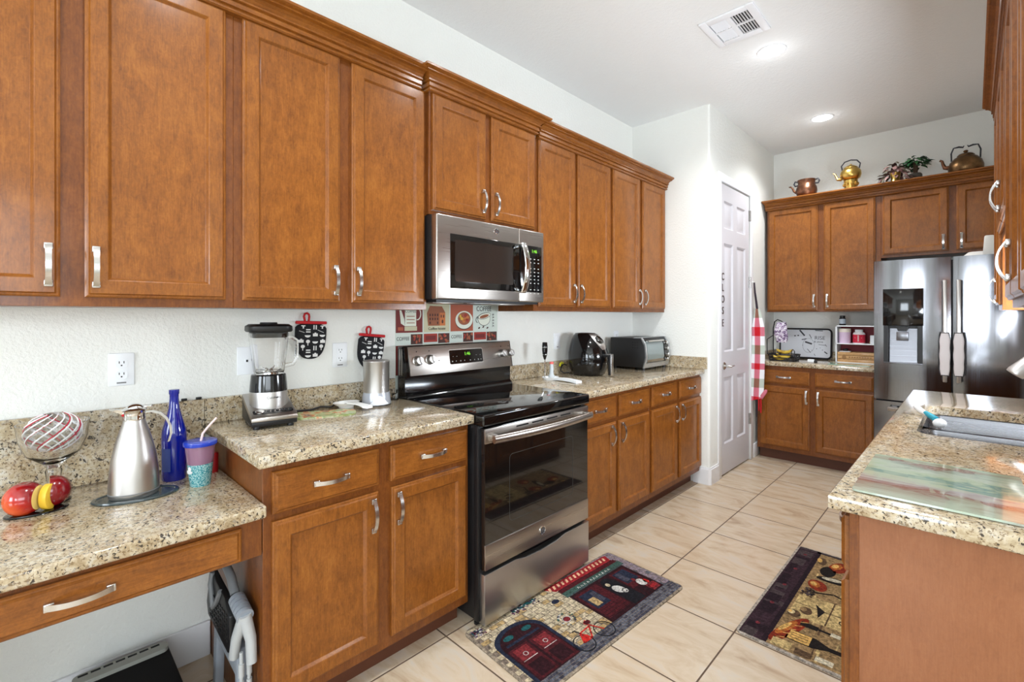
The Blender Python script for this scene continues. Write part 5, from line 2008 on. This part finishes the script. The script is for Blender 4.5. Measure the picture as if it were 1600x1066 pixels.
f.text('& shine', 0.026, at(0.115, -0.0008, 0.168), 0, 0.0003)
f.obj('print', plain('tray_print', srgb(58, 58, 64), 0.5), t)
t = thing('white_clip', 'white and black clip lying before the printed tray', 'clip', (1.135, 4.86, CT))
g = G()
g.box(-0.026, 0.026, -0.012, 0.012, 0.004, 0.03, 0.004)
g.obj('body', M['plastic_w'], t)
g = G()
g.box(0.022, 0.05, -0.011, 0.011, 0.0, 0.024, 0.004)
g.obj('grip', M['black_m'], t)
g = G()
P = rrect(0, 0.30, 0, 0.17, 0.012)
g.loft([[(x, y, 0.0) for x, y in P], [(x, y, 0.006) for x, y in P]])
qq = NT('green_tint_glass')
qq.set(Base_Color=qq.ramp(qq.noise(qq.coords('Object', (4, 10, 1)), 3.0, 3.0), [(0.35, srgb(120, 142, 128)), (0.5, srgb(140, 170, 148)), (0.65, srgb(160, 168, 160))]), Roughness=0.08)
tag(solo(g.obj('cutting_board', qq.mat), (1.275, 4.775, CT)), 'greenish glass board before the red shelf organizer', 'cutting board')

SXo, SYo = 1.285, 5.06
t = thing('shelf_organizer', 'white two-tier shelf organizer with a red back beside the fridge', 'shelf', (SXo, SYo, CT), 0)
g = G()
for d_ in ((0, 0.010, 0, 0.20, 0, 0.335), (0.325, 0.335, 0, 0.20, 0, 0.335), (0, 0.335, 0, 0.20, 0.325, 0.335), (0, 0.335, 0, 0.20, 0.166, 0.174), (0, 0.335, 0, 0.20, 0, 0.006)):
    g.box(*d_, b=0.001, seg=1)
g.obj('frame', M['plastic_w'], t)
g = G()
g.box(0.010, 0.325, 0.190, 0.196, 0.006, 0.325)
g.obj('back', plain('crimson_panel', srgb(136, 6, 28), 0.5), t)


def onshelf(name, parts, loc, label, cat):
    t = thing(name, label, cat, loc)
    for nm, prof, mat, seg in parts:
        g = G()
        g.lathe(prof, seg)
        g.obj(nm, mat, t)
    return t


sh1 = CT + 0.174
onshelf('canister', [('body', [(0.0, 0.0), (0.044, 0.0), (0.045, 0.004), (0.045, 0.100), (0.0, 0.100)], plain('pink_white_label', srgb(222, 196, 220), 0.4), 28),
                     ('lid', [(0.0, 0.100), (0.047, 0.100), (0.047, 0.128), (0.044, 0.132), (0.0, 0.132)], plain('cream_lid', srgb(238, 228, 214), 0.4), 28)],
        (SXo + 0.060, SYo + 0.07, sh1), 'pale pink canister with cream lid in the red organizer', 'canister')
o = onshelf('supplement_bottle', [('body', [(0.0, 0.0), (0.044, 0.0), (0.046, 0.004), (0.046, 0.085), (0.040, 0.098), (0.028, 0.104), (0.0, 0.104)], plain('white_jar', srgb(232, 226, 228), 0.3), 28),
                                  ('label_band', [(0.0465, 0.008), (0.0465, 0.080)], plain('red_label', srgb(206, 40, 66), 0.4), 28),
                                  ('cap', [(0.0, 0.102), (0.030, 0.102), (0.030, 0.124), (0.0, 0.125)], M['plastic_w'], 24)],
            (SXo + 0.165, SYo + 0.075, sh1), 'white capped bottle with a red label in the organizer', 'bottle')
f = Flat(lambda u, v, h: (0.0472 * math.sin(u), -0.0472 * math.cos(u), v))
f.rect(-0.06, 0.06, 0.020, 0.074, 0, 0)
f.rect(-0.55, 0.55, 0.046, 0.056, 0, 0)
f.obj('label_print', M['print_w'], o)
t = thing('figurine', 'tiny gold figurine beside the white card box', 'figurine', (SXo + 0.255, SYo + 0.07, sh1))
g = G()
g.ball((0, 0, 0.012), 0.016, 0.014, 0.012)
g.ball((0.004, 0, 0.032), 0.011, 0.010, 0.011)
g.ball((0.010, 0.0, 0.044), 0.005)
g.obj('body', plain('gold_paint', srgb(178, 150, 60), 0.35, 0.5), t)
g = G()
g.box(-0.036, 0.036, -0.02, 0.02, 0.0, 0.075, 0.003)
tag(solo(g.obj('small_box', plain('white_card', srgb(232, 234, 238), 0.6)), (SXo + 0.302 - 0.018, SYo + 0.06, sh1), 0.12), 'small white card box on the upper organizer tier', 'box')
t = thing('wooden_crate', 'pale slatted wooden crate in the lower tier of the organizer', 'crate', (SXo + 0.014, SYo + 0.008, CT + 0.006))
cw = wood_mat('pale_pine', srgb(176, 132, 84), srgb(200, 156, 106), srgb(214, 176, 128), True, 0.6)
for k in range(3):
    g = G()
    g.box(0, 0.306, 0, 0.006, k * 0.031, k * 0.031 + 0.027, 0.001)
    g.obj('slat', cw, t)
g = G()
g.box(0, 0.006, 0.006, 0.15, 0, 0.088)
g.box(0.300, 0.306, 0.006, 0.15, 0, 0.088)
g.box(0, 0.306, 0.15, 0.156, 0, 0.088)
g.box(0, 0.306, 0.006, 0.15, 0.0, 0.004)
g.obj('crate_box', cw, t)
g = G()
g.lathe([(0.0, 0), (0.016, 0), (0.016, 0.0006), (0, 0.0006)], 16, M=at(0.05, -0.0002, 0.044), sy=1.3)
for k in range(9):
    g.box(0.085 + k * 0.019, 0.098 + k * 0.019, -0.0008, 0.0, 0.040, 0.052)
g.obj('stamp', plain('burnt_stamp', srgb(150, 112, 72), 0.7), t)
t = thing('card_pack', 'small white pack with dark knobs on top of the wooden crate', 'pack', (SXo + 0.065, SYo + 0.06, CT + 0.095))
g = G()
g.box(-0.042, 0.042, -0.03, 0.03, 0.0, 0.008, 0.001)
g.obj('pack', M['plastic_w'], t)
g = G()
g.ball((0.008, 0, 0.020), 0.015, 0.015, 0.012)
g.ball((-0.012, 0.0, 0.018), 0.009)
g.obj('knob', M['black_m'], t)
onshelf('pill_bottle', [('body', [(0.0, 0.0), (0.025, 0.0), (0.026, 0.003), (0.026, 0.062), (0.018, 0.072), (0.0, 0.072)], plain('dark_amber', srgb(30, 26, 30), 0.15), 22),
                        ('label_band', [(0.0264, 0.014), (0.0264, 0.058)], plain('grey_label', srgb(176, 186, 196), 0.5), 22),
                        ('cap', [(0.0, 0.070), (0.021, 0.070), (0.021, 0.088), (0.0, 0.089)], M['black_m'], 20)],
        (SXo + 0.040, SYo + 0.08, CT + 0.335), 'small dark bottle with grey label on top of the organizer', 'bottle')

# ------------------------------------------------------------------ on top of the far cabinets
TOP = 2.4565
g = G()
g.box(0.02, 1.78, 0.0, 0.33, 0.0, 0.012)
cop = NT('aged_copper')
cop.set(Base_Color=cop.ramp(cop.noise(cop.coords('Object'), 18.0, 4.0), [(0.35, srgb(82, 52, 38)), (0.55, srgb(126, 84, 62)), (0.72, srgb(150, 108, 82))]), Metallic=0.85, Roughness=0.33)
cop2 = NT('brown_copper')
cop2.set(Base_Color=cop2.ramp(cop2.noise(cop2.coords('Object'), 14.0, 4.0), [(0.35, srgb(84, 62, 38)), (0.55, srgb(120, 90, 58)), (0.72, srgb(150, 112, 76))]), Metallic=0.85, Roughness=0.35)
brass = plain('polished_brass', srgb(206, 170, 92), 0.28, 1.0)
iron = plain('dark_iron', srgb(52, 52, 58), 0.5, 0.5)
bpy.data.meshes  # noqa
g.bm.free()
KY = 5.06
t = thing('copper_pot', 'squat copper pot with spout and two dark side handles on the cabinets', 'pot', (1.055, KY, TOP))
g = G()
g.lathe([(0.0, 0.0), (0.060, 0.0), (0.078, 0.018), (0.088, 0.05), (0.084, 0.085), (0.072, 0.110), (0.070, 0.118), (0.073, 0.150), (0.076, 0.158), (0.071, 0.158), (0.068, 0.118), (0.076, 0.085), (0.0, 0.02)], 36)
g.obj('body', cop.mat, t)
g = G()
g.tube([(-0.075, 0, 0.045), (-0.105, 0, 0.070), (-0.118, 0, 0.10), (-0.135, 0, 0.118), (-0.148, 0, 0.114)], [0.014, 0.011, 0.008, 0.007, 0.006], 10)
g.obj('spout', cop.mat, t)
for s_ in (-1, 1):
    g = G()
    g.tube([(s_ * 0.070, 0.0, 0.118), (s_ * 0.095, 0.0, 0.115), (s_ * 0.105, 0, 0.135), (s_ * 0.095, 0, 0.158), (s_ * 0.074, 0.0, 0.150)], 0.007, 8)
    g.obj('side_handle', iron, t)
t = thing('brass_kettle', 'shiny brass kettle on a pierced brass stand with a dark bail', 'kettle', (1.400, KY, TOP))
g = G()
g.lathe([(0.045, 0.0), (0.048, 0.0), (0.050, 0.012), (0.047, 0.016), (0.053, 0.085), (0.050, 0.085), (0.044, 0.016)], 28, cap=False)
for k in range(10):
    a = 2 * PI * k / 10
    g.ball((0.052 * math.cos(a), 0.052 * math.sin(a), 0.05), 0.010, 0.010, 0.016, u=8, v=6)
g.obj('stand', brass, t)
g = G()
g.lathe([(0.0, 0.085), (0.045, 0.086), (0.070, 0.105), (0.080, 0.135), (0.076, 0.165), (0.060, 0.188), (0.050, 0.192), (0.052, 0.200), (0.0, 0.210)], 36)
g.obj('body', brass, t)
g = G()
g.lathe([(0.0, 0.20), (0.048, 0.202), (0.030, 0.216), (0.008, 0.220), (0.009, 0.230), (0.0, 0.235)], 28)
g.obj('lid', brass, t)
g = G()
g.tube([(-0.068, 0, 0.110), (-0.098, 0, 0.112), (-0.108, 0, 0.140), (-0.120, 0, 0.165), (-0.132, 0, 0.172)], [0.018, 0.013, 0.010, 0.007, 0.006], 10)
g.obj('spout', brass, t)
g = G()
g.tube([(-0.062, 0, 0.185), (-0.070, 0, 0.225), (-0.045, 0, 0.258), (0.0, 0, 0.268), (0.045, 0, 0.258), (0.070, 0, 0.225), (0.062, 0, 0.185)], 0.0055, 8)
g.obj('bail', iron, t)


def leaf(g, p, d, L, w, m=0):
    d = Vector(d).normalized()
    s = d.cross(Vector((0, 0, 1)))
    if s.length < 0.1:
        s = Vector((1, 0, 0))
    s.normalize()
    p = Vector(p)
    n = s.cross(d)
    pts = [p, p + d * L * 0.35 + s * w - n * 0.004, p + d * L * 0.75 + s * w * 0.6 - n * 0.008, p + d * L - n * 0.02, p + d * L * 0.75 - s * w * 0.6 - n * 0.008, p + d * L * 0.35 - s * w - n * 0.004, p + d * L * 0.5 + n * 0.004]
    g.add(pts, [(0, 1, 6), (1, 2, 6), (2, 3, 6), (3, 4, 6), (4, 5, 6), (5, 0, 6)], m)


def plant(name, label, loc, potprof, potmat, lmats, n, R, H0, seed, droop, stem):
    t = thing(name, label, 'plant', loc)
    rn = random.Random(seed)
    g = G()
    g.lathe(potprof, 24)
    g.obj('pot', potmat, t)
    g = G()
    zt_ = max(z for _, z in potprof)
    g.tube([(0, 0, zt_ * 0.6), (0.004, 0, H0)], stem, 8)
    g.obj('stem', plain('brown_stem', srgb(84, 66, 50), 0.8), t)
    g = G()
    for k in range(n):
        a = rn.random() * 2 * PI
        rr = R * rn.random() ** 0.6
        z = H0 + 0.05 * rn.random() - droop * rr * (0.6 + 0.6 * rn.random()) * 2
        d = (math.cos(a), math.sin(a), -0.2 - droop * rn.random() + 0.5 * rn.random())
        leaf(g, (rr * math.cos(a), rr * math.sin(a), max(z, 0.03)), d, 0.045 + 0.03 * rn.random(), 0.013 + 0.008 * rn.random(), k % len(lmats))
    g.obj('foliage', lmats, t, angle=80)
    return t


burg = [plain('burgundy_leaf', srgb(92, 58, 56), 0.6), plain('rose_leaf', srgb(142, 108, 104), 0.6), plain('olive_leaf', srgb(86, 78, 62), 0.6)]
grn = [plain('green_leaf', srgb(36, 92, 52), 0.55), plain('deep_green_leaf', srgb(26, 66, 42), 0.55), plain('mid_green_leaf', srgb(60, 112, 66), 0.55)]
plant('potted_plant', 'burgundy leaved artificial plant in a small brass pot on the cabinets', (1.715, KY - 0.02, TOP),
      [(0.0, 0.0), (0.032, 0.0), (0.036, 0.01), (0.030, 0.03), (0.036, 0.075), (0.039, 0.082), (0.0, 0.078)], brass, burg, 70, 0.088, 0.145, 3, 0.75, 0.008)
plant('potted_plant', 'green leaved artificial plant in a dark pot on the cabinets', (1.838, KY + 0.05, TOP),
      [(0.0, 0.0), (0.042, 0.0), (0.048, 0.02), (0.046, 0.055), (0.038, 0.066), (0.0, 0.062)], plain('grey_brown_pot', srgb(92, 86, 78), 0.6), grn, 64, 0.060, 0.165, 5, 0.35, 0.016)
t = thing('copper_kettle', 'large brown copper kettle with curved spout and split bail handle', 'kettle', (2.145, KY, TOP))
g = G()
g.lathe([(0.0, 0.0), (0.098, 0.0), (0.104, 0.008), (0.104, 0.05), (0.094, 0.085), (0.070, 0.115), (0.046, 0.128), (0.046, 0.134), (0.0, 0.134)], 40)
g.obj('body', cop2.mat, t)
g = G()
g.lathe([(0.0, 0.133), (0.052, 0.134), (0.040, 0.146), (0.012, 0.150), (0.010, 0.158), (0.016, 0.166), (0.010, 0.174), (0.0, 0.176)], 32)
g.obj('lid', cop2.mat, t)
g = G()
g.tube([(-0.092, 0, 0.055), (-0.122, 0, 0.062), (-0.132, 0, 0.090), (-0.138, 0, 0.118), (-0.152, 0, 0.126)], [0.019, 0.015, 0.011, 0.009, 0.009], 12)
g.obj('spout', cop.mat, t)
for s_ in (-1, 1):
    g = G()
    g.tube([(s_ * 0.082, 0, 0.10), (s_ * 0.084, 0, 0.165), (s_ * 0.070, 0, 0.205), (s_ * 0.040, 0, 0.208), (s_ * 0.015, 0, 0.200), (s_ * 0.010, 0, 0.212)], [0.005, 0.005, 0.005, 0.007, 0.006, 0.003], 8)
    g.obj('bail_half', iron, t)

# on top of the fridge
t = thing('sun_hat', 'white wide brimmed hat lying on top of the fridge', 'hat', (2.215, 4.80, 1.741))
g = G()
g.lathe([(0.0, 0.0), (0.11, 0.0), (0.125, 0.014), (0.10, 0.020), (0.075, 0.045), (0.055, 0.062), (0.0, 0.066)], 32)
g.obj('felt', plain('white_felt', srgb(230, 226, 220), 0.9), t)
g = G()
g.prism([(-0.022, 0.0), (0.040, 0.0), (0.036, 0.15), (-0.012, 0.15)], -0.03, 0.03, 'y', bev=0.008)
tag(solo(g.obj('white_jug', plain('white_enamel', srgb(232, 230, 224), 0.4)), (2.255, 4.585, 1.741)), 'upright white container on the fridge beside the hat', 'container')

# ------------------------------------------------------------------ floor mats
def woven_mats(*cols):
    out = []
    for c in cols:
        q = NT('printed_weave')
        n1 = q.noise(q.coords('Object'), 85.0, 4.0, 0.7)
        lo = tuple(max(0, v * 0.55) for v in c)
        hi = tuple(min(255, v * 1.16 + 6) for v in c)
        q.set(Base_Color=q.ramp(n1, [(0.32, srgb(*lo)), (0.52, srgb(*[v * 0.94 for v in c])), (0.70, srgb(*hi))]), Roughness=0.85)
        q.p.inputs['Specular IOR Level'].default_value = 0.15
        out.append(q.mat)
    return out


def mat_thing(name, lab, loc, rot, Wd, Ln, cols):
    t = thing(name, lab, 'floor mat', loc, rot)
    f = Flat(lambda u, v, h: (Wd - v, u, 0.007 + h))
    P = rrect(0, Wd, 0, Ln, 0.03, 5)
    f.loft([[(x, y, 0.0) for x, y in P], [(x, y, 0.0055) for x, y in P], [(Wd / 2 + (x - Wd / 2) * 0.985, Ln / 2 + (y - Ln / 2) * 0.992, 0.007) for x, y in P]], m=0)
    return t, f


Wd, Ln = 0.465, 1.0
cols = woven_mats((150, 136, 118), (196, 180, 150), (122, 108, 96), (96, 98, 108), (66, 66, 78), (74, 22, 28), (44, 16, 22), (34, 40, 58), (150, 34, 40), (226, 178, 142), (60, 86, 78), (206, 202, 196), (190, 40, 34), (24, 24, 30), (92, 52, 92), (30, 84, 86), (178, 150, 104), (120, 40, 44), (136, 122, 132))
EDGE, STONE, JOINT, COB, COBD, MAR, DMAR, NAVY, AWR, AWC, GRN_, PAL, BRED, KBL, PUR, TEAL, TAN, ROSE, MAUVE = range(19)
t, f = mat_thing('floor_mat', 'floor mat printed with a cafe street, bicycle and arched door before the range', (0.640, 1.255, 0), math.radians(-3.4), Wd, Ln, cols)
E = 0.010
f.rect(E, Ln - E, E, Wd - E, 0.0002, JOINT)
rn = random.Random(11)
# stone wall
v = 0.075
row = 0
while v < Wd - 0.02:
    hh_ = 0.026
    u = E + (0.02 if row % 2 else 0.0)
    while u < Ln - E - 0.005:
        wdt = 0.036 + rn.random() * 0.014
        c = STONE if u < 0.58 else MAUVE
        if rn.random() < 0.18:
            c = TAN if u < 0.58 else COB
        f.rect(u + 0.002, min(u + wdt - 0.002, Ln - E), v + 0.0015, min(v + hh_ - 0.0015, Wd - E), 0.0004, c)
        u += wdt
    v += hh_
    row += 1
# cobbles along the street edge
for i in range(5):
    u = E
    while u < Ln - E - 0.005:
        wdt = 0.020 + rn.random() * 0.010
        f.rect(u + 0.001, min(u + wdt, Ln - E), E + i * 0.014 + 0.001, E + (i + 1) * 0.014 - 0.001, 0.0004, COB if rn.random() < 0.6 else COBD)
        u += wdt
# arched door
cu = 0.165
def arch(hw, top, m, h):
    r_ = hw
    pts = [(cu - hw, 0.055), (cu + hw, 0.055)]
    pts += [(cu + r_ * math.cos(math.radians(a)), top - 0.085 + 0.085 * math.sin(math.radians(a))) for a in range(0, 181, 12)]
    f.poly(pts, h, m)
arch(0.128, 0.365, NAVY, 0.0006)
arch(0.112, 0.345, DMAR, 0.0008)
f.rect(cu - 0.105, cu - 0.006, 0.06, 0.245, 0.0010, MAR)
f.rect(cu + 0.006, cu + 0.105, 0.06, 0.245, 0.0010, MAR)
for s_ in (-1, 1):
    f.rect(cu + s_ * 0.055 - 0.036, cu + s_ * 0.055 + 0.036, 0.165, 0.235, 0.0012, ROSE)
    f.rect(cu + s_ * 0.055 - 0.036, cu + s_ * 0.055 + 0.036, 0.07, 0.145, 0.0012, DMAR)
    f.ring(cu + s_ * 0.055, 0.195, 0.010, 0.010, 0.003, 0.0014, PAL, 14)
    f.line([(cu + s_ * 0.055 - 0.036, 0.165), (cu + s_ * 0.055 + 0.036, 0.165)], 0.003, 0.0014, PAL)
f.rect(cu - 0.09, cu + 0.09, 0.262, 0.275, 0.0012, NAVY)
for s_ in (-1, 1):
    f.disc(cu + s_ * 0.05, 0.305, 0.026, 0.014, 0.0012, TEAL, 14)
# flower boxes by the range
for bu, bw in ((0.045, 0.05), (0.31, 0.14)):
    f.rect(bu - bw / 2, bu + bw / 2, 0.415, 0.435, 0.0008, TEAL)
    for k in range(46):
        f.disc(bu + (rn.random() - 0.5) * bw * 1.1, 0.395 + rn.random() * 0.045, 0.005, 0.004, 0.0009 + 0.00001 * k, (PUR, MAR, MAUVE, NAVY, PAL)[k % 5], 8)
# wreath of vines on the wall
for k in range(40):
    a = rn.random() * 2 * PI
    f.disc(0.385 + 0.045 * math.cos(a) * (0.7 + 0.4 * rn.random()), 0.225 + 0.04 * math.sin(a), 0.006, 0.005, 0.0008 + 0.00001 * k, (COBD, PAL, GRN_, TAN)[k % 4], 8)
f.disc(0.385, 0.225, 0.018, 0.016, 0.0014, ROSE)
f.ring(0.385, 0.225, 0.020, 0.018, 0.004, 0.0015, PAL, 16)
f.disc(0.44, 0.345, 0.022, 0.015, 0.0010, NAVY, 14)
# shop front
f.rect(0.515, 0.935, 0.075, 0.400, 0.0006, DMAR)
f.poly([(0.50, 0.395), (0.93, 0.395), (0.945, 0.445), (0.46, 0.445)], 0.0008, AWR)
for k in range(15):
    u = 0.475 + k * 0.030
    f.poly([(u, 0.412), (u + 0.014, 0.412), (u + 0.024, 0.437), (u + 0.010, 0.437)], 0.0010, AWC)
f.rect(0.47, 0.935, 0.437, 0.448, 0.0011, AWR)
f.rect(0.505, 0.945, 0.362, 0.392, 0.0010, MAR)
f.rect(0.505, 0.955, 0.325, 0.366, 0.0012, GRN_)
f.line([(0.51, 0.33), (0.95, 0.33)], 0.004, 0.0014, COBD)
for k in range(11):
    u = 0.60 + k * 0.024
    f.line([(u, 0.338), (u + 0.006, 0.353), (u + 0.013, 0.340)], 0.003, 0.0015, PAL)
f.rect(0.53, 0.69, 0.10, 0.31, 0.0010, MAR)
f.rect(0.545, 0.64, 0.175, 0.295, 0.0012, NAVY)
f.rect(0.56, 0.60, 0.19, 0.25, 0.0013, TAN)
f.rect(0.605, 0.635, 0.20, 0.28, 0.0013, COBD)
for k in range(4):
    f.line([(0.535, 0.105 + k * 0.018), (0.685, 0.105 + k * 0.018)], 0.003, 0.0013, DMAR)
f.poly([(0.70, 0.085), (0.79, 0.085), (0.79, 0.26), (0.775, 0.30), (0.745, 0.312), (0.715, 0.30), (0.70, 0.26)], 0.0010, KBL)
f.disc(0.742, 0.205, 0.026, 0.036, 0.0012, PAL, 16, 0, 360, 20)
f.disc(0.728, 0.262, 0.012, 0.014, 0.0012, STONE, 12)
f.ring(0.755, 0.178, 0.014, 0.014, 0.006, 0.0012, PAL, 12)
f.rect(0.80, 0.915, 0.16, 0.31, 0.0010, MAR)
f.rect(0.812, 0.905, 0.20, 0.30, 0.0012, NAVY)
f.rect(0.822, 0.855, 0.215, 0.29, 0.0013, COBD)
f.disc(0.875, 0.165, 0.024, 0.030, 0.0014, PAL, 14)
f.disc(0.862, 0.205, 0.010, 0.012, 0.0014, ROSE, 12)
f.rect(0.862, 0.925, 0.085, 0.135, 0.0012, ROSE)
f.rect(0.875, 0.915, 0.10, 0.122, 0.0013, AWR)
f.disc(0.90, 0.155, 0.014, 0.018, 0.0014, BRED, 12)
for k in range(5):
    f.line([(0.80 + k * 0.03, 0.080), (0.815 + k * 0.03, 0.13)], 0.004, 0.0012, KBL)
# red bicycle
for u in (0.325, 0.455):
    f.ring(u, 0.075, 0.046, 0.046, 0.005, 0.0016, KBL, 26)
    f.ring(u, 0.075, 0.034, 0.034, 0.002, 0.0016, COBD, 20)
f.line([(0.325, 0.075), (0.355, 0.125), (0.42, 0.13), (0.375, 0.075), (0.355, 0.125)], 0.007, 0.0018, BRED)
f.line([(0.325, 0.075), (0.375, 0.075)], 0.006, 0.0018, BRED)
f.line([(0.455, 0.075), (0.415, 0.155), (0.435, 0.165)], 0.007, 0.0018, BRED)
f.line([(0.355, 0.125), (0.348, 0.15), (0.335, 0.152)], 0.006, 0.0018, KBL)
f.disc(0.352, 0.092, 0.022, 0.016, 0.0020, BRED, 12, 0, 360, 20)
f.rect(0.418, 0.448, 0.140, 0.162, 0.0020, MAR)
f.obj('printed_cushion', cols, t, smooth=False)

Wd, Ln = 0.46, 1.02
cols = woven_mats((170, 160, 148), (52, 34, 42), (36, 22, 30), (118, 44, 52), (150, 122, 84), (196, 170, 116), (92, 70, 50), (30, 24, 22), (176, 100, 44), (132, 46, 26), (214, 170, 96), (222, 200, 150), (70, 58, 60), (206, 196, 170), (180, 60, 34))
EDG, PUR1, PUR2, DRED, OCH, TAN1, BRN1, BLK1, CRUST, CRUSTD, GOLD1, LAB, GRY1, BONE, TOM = range(15)
t, f = mat_thing('floor_mat', 'floor mat printed with wine bottles and loaves of bread beside the sink cabinets', (1.458, 2.062, 0), 0.0, Wd, Ln, cols)
E = 0.012
f.rect(E, Ln - E, E, Wd - E, 0.0002, OCH)
# the picture's shelf edge lies along the aisle side
f.rect(E, Ln - E, Wd - 0.105, Wd - E, 0.0004, PUR1)
for k in range(26):
    u = E + rn.random() * (Ln - 0.1)
    f.rect(u, u + 0.03 + rn.random() * 0.05, Wd - 0.10 + rn.random() * 0.075, Wd - 0.02, 0.00045 + 0.00001 * k, PUR2 if k % 3 else GRY1)
for k in range(5):
    f.disc(0.12 + k * 0.20, Wd - 0.055, 0.010, 0.009, 0.0008, DRED, 12)
f.rect(E, Ln - E, Wd - 0.118, Wd - 0.098, 0.0009, PUR2)
f.rect(Ln - 0.035, Ln - E, E, Wd - E, 0.0009, GRY1)
for k in range(60):
    u, v_ = E + rn.random() * (Ln - 0.12), E + rn.random() * (Wd - 0.16)
    f.line([(u, v_), (u + 0.02 + rn.random() * 0.07, v_ + (rn.random() - 0.5) * 0.008)], 0.004 + rn.random() * 0.006, 0.0004 + 0.000004 * k, (TAN1, BRN1, OCH, TAN1)[k % 4])


def blob(u, v_, ru, rv, rot, base, hi, n=4):
    for k in range(n):
        s_ = 1 - 0.22 * k
        f.disc(u + 0.010 * k * 0.3, v_ + 0.012 * k * 0.5, ru * s_, rv * s_, 0.0010 + 0.0001 * k, (base, base, hi, GOLD1)[min(k, 3)], 22, 0, 360, rot)


blob(0.165, Wd - 0.165, 0.135, 0.030, -18, CRUSTD, CRUST)
for k in range(5):
    f.line([(0.08 + k * 0.042, Wd - 0.14 - k * 0.012), (0.095 + k * 0.042, Wd - 0.165 - k * 0.012)], 0.004, 0.0016, GOLD1)
# wine bottles lying across the mat
f.rect(0.098, 0.172, Wd - 0.262, Wd - 0.165, 0.0010, BLK1)
f.poly([(0.098, Wd - 0.262), (0.112, Wd - 0.292), (0.122, Wd - 0.312), (0.122, Wd - 0.385), (0.148, Wd - 0.385), (0.148, Wd - 0.312), (0.158, Wd - 0.292), (0.172, Wd - 0.262)], 0.0010, BLK1)
f.rect(0.102, 0.168, Wd - 0.250, Wd - 0.172, 0.0014, GOLD1)
for k in range(3):
    f.line([(0.118 + k * 0.017, Wd - 0.242), (0.118 + k * 0.017, Wd - 0.180)], 0.004, 0.0016, BRN1)
f.rect(0.228, 0.262, Wd - 0.255, Wd - 0.190, 0.0012, BLK1)
f.rect(0.238, 0.252, Wd - 0.300, Wd - 0.255, 0.0012, BLK1)
f.rect(0.232, 0.258, Wd - 0.335, Wd - 0.300, 0.0013, BONE)
f.rect(0.03, 0.062, Wd - 0.345, Wd - 0.285, 0.0012, BONE)
f.rect(0.02, 0.075, Wd - 0.20, Wd - 0.13, 0.0011, TAN1)
f.rect(0.02, 0.06, Wd - 0.27, Wd - 0.215, 0.0011, BRN1)
# labelled barrel top and boards
f.poly([(0.28, Wd - 0.13), (0.50, Wd - 0.13), (0.50, Wd - 0.43), (0.30, Wd - 0.40)], 0.0008, TAN1)
f.line([(0.29, Wd - 0.27), (0.50, Wd - 0.27)], 0.006, 0.0010, BRN1)
f.line([(0.40, Wd - 0.13), (0.40, Wd - 0.42)], 0.005, 0.0010, BRN1)
f.ring(0.36, Wd - 0.33, 0.02, 0.02, 0.005, 0.0012, BLK1, 16)
f.poly([(0.33, Wd - 0.235), (0.40, Wd - 0.22), (0.44, Wd - 0.205), (0.40, Wd - 0.25)], 0.0013, BLK1)
for k in range(4):
    f.line([(0.44 + 0.012 * k, Wd - 0.16), (0.46 + 0.012 * k, Wd - 0.24)], 0.003, 0.0012, BRN1)
# cups, rolls and a jug farther along
blob(0.30, Wd - 0.15, 0.030, 0.026, 0, BRN1, LAB, 4)
blob(0.355, Wd - 0.185, 0.032, 0.024, 10, BRN1, OCH, 3)
blob(0.62, Wd - 0.175, 0.055, 0.040, 20, CRUSTD, CRUST)
blob(0.72, Wd - 0.23, 0.030, 0.080, 10, BLK1, BONE, 3)
blob(0.80, Wd - 0.185, 0.060, 0.034, 0, BLK1, GRY1, 2)
blob(0.88, Wd - 0.22, 0.070, 0.040, -15, CRUSTD, CRUST)
blob(0.90, Wd - 0.14, 0.045, 0.020, 10, BRN1, GOLD1, 3)
blob(0.66, Wd - 0.34, 0.05, 0.05, 0, CRUSTD, TOM)
f.line([(0.52, Wd - 0.14), (0.58, Wd - 0.25), (0.55, Wd - 0.33)], 0.010, 0.0012, BLK1)
for k in range(30):
    f.disc(0.48 + rn.random() * 0.09, Wd - 0.13 - rn.random() * 0.05, 0.008, 0.007, 0.0012 + 0.00001 * k, (BLK1, GRY1, BRN1)[k % 3], 8)
f.obj('printed_cushion', cols, t, smooth=False)
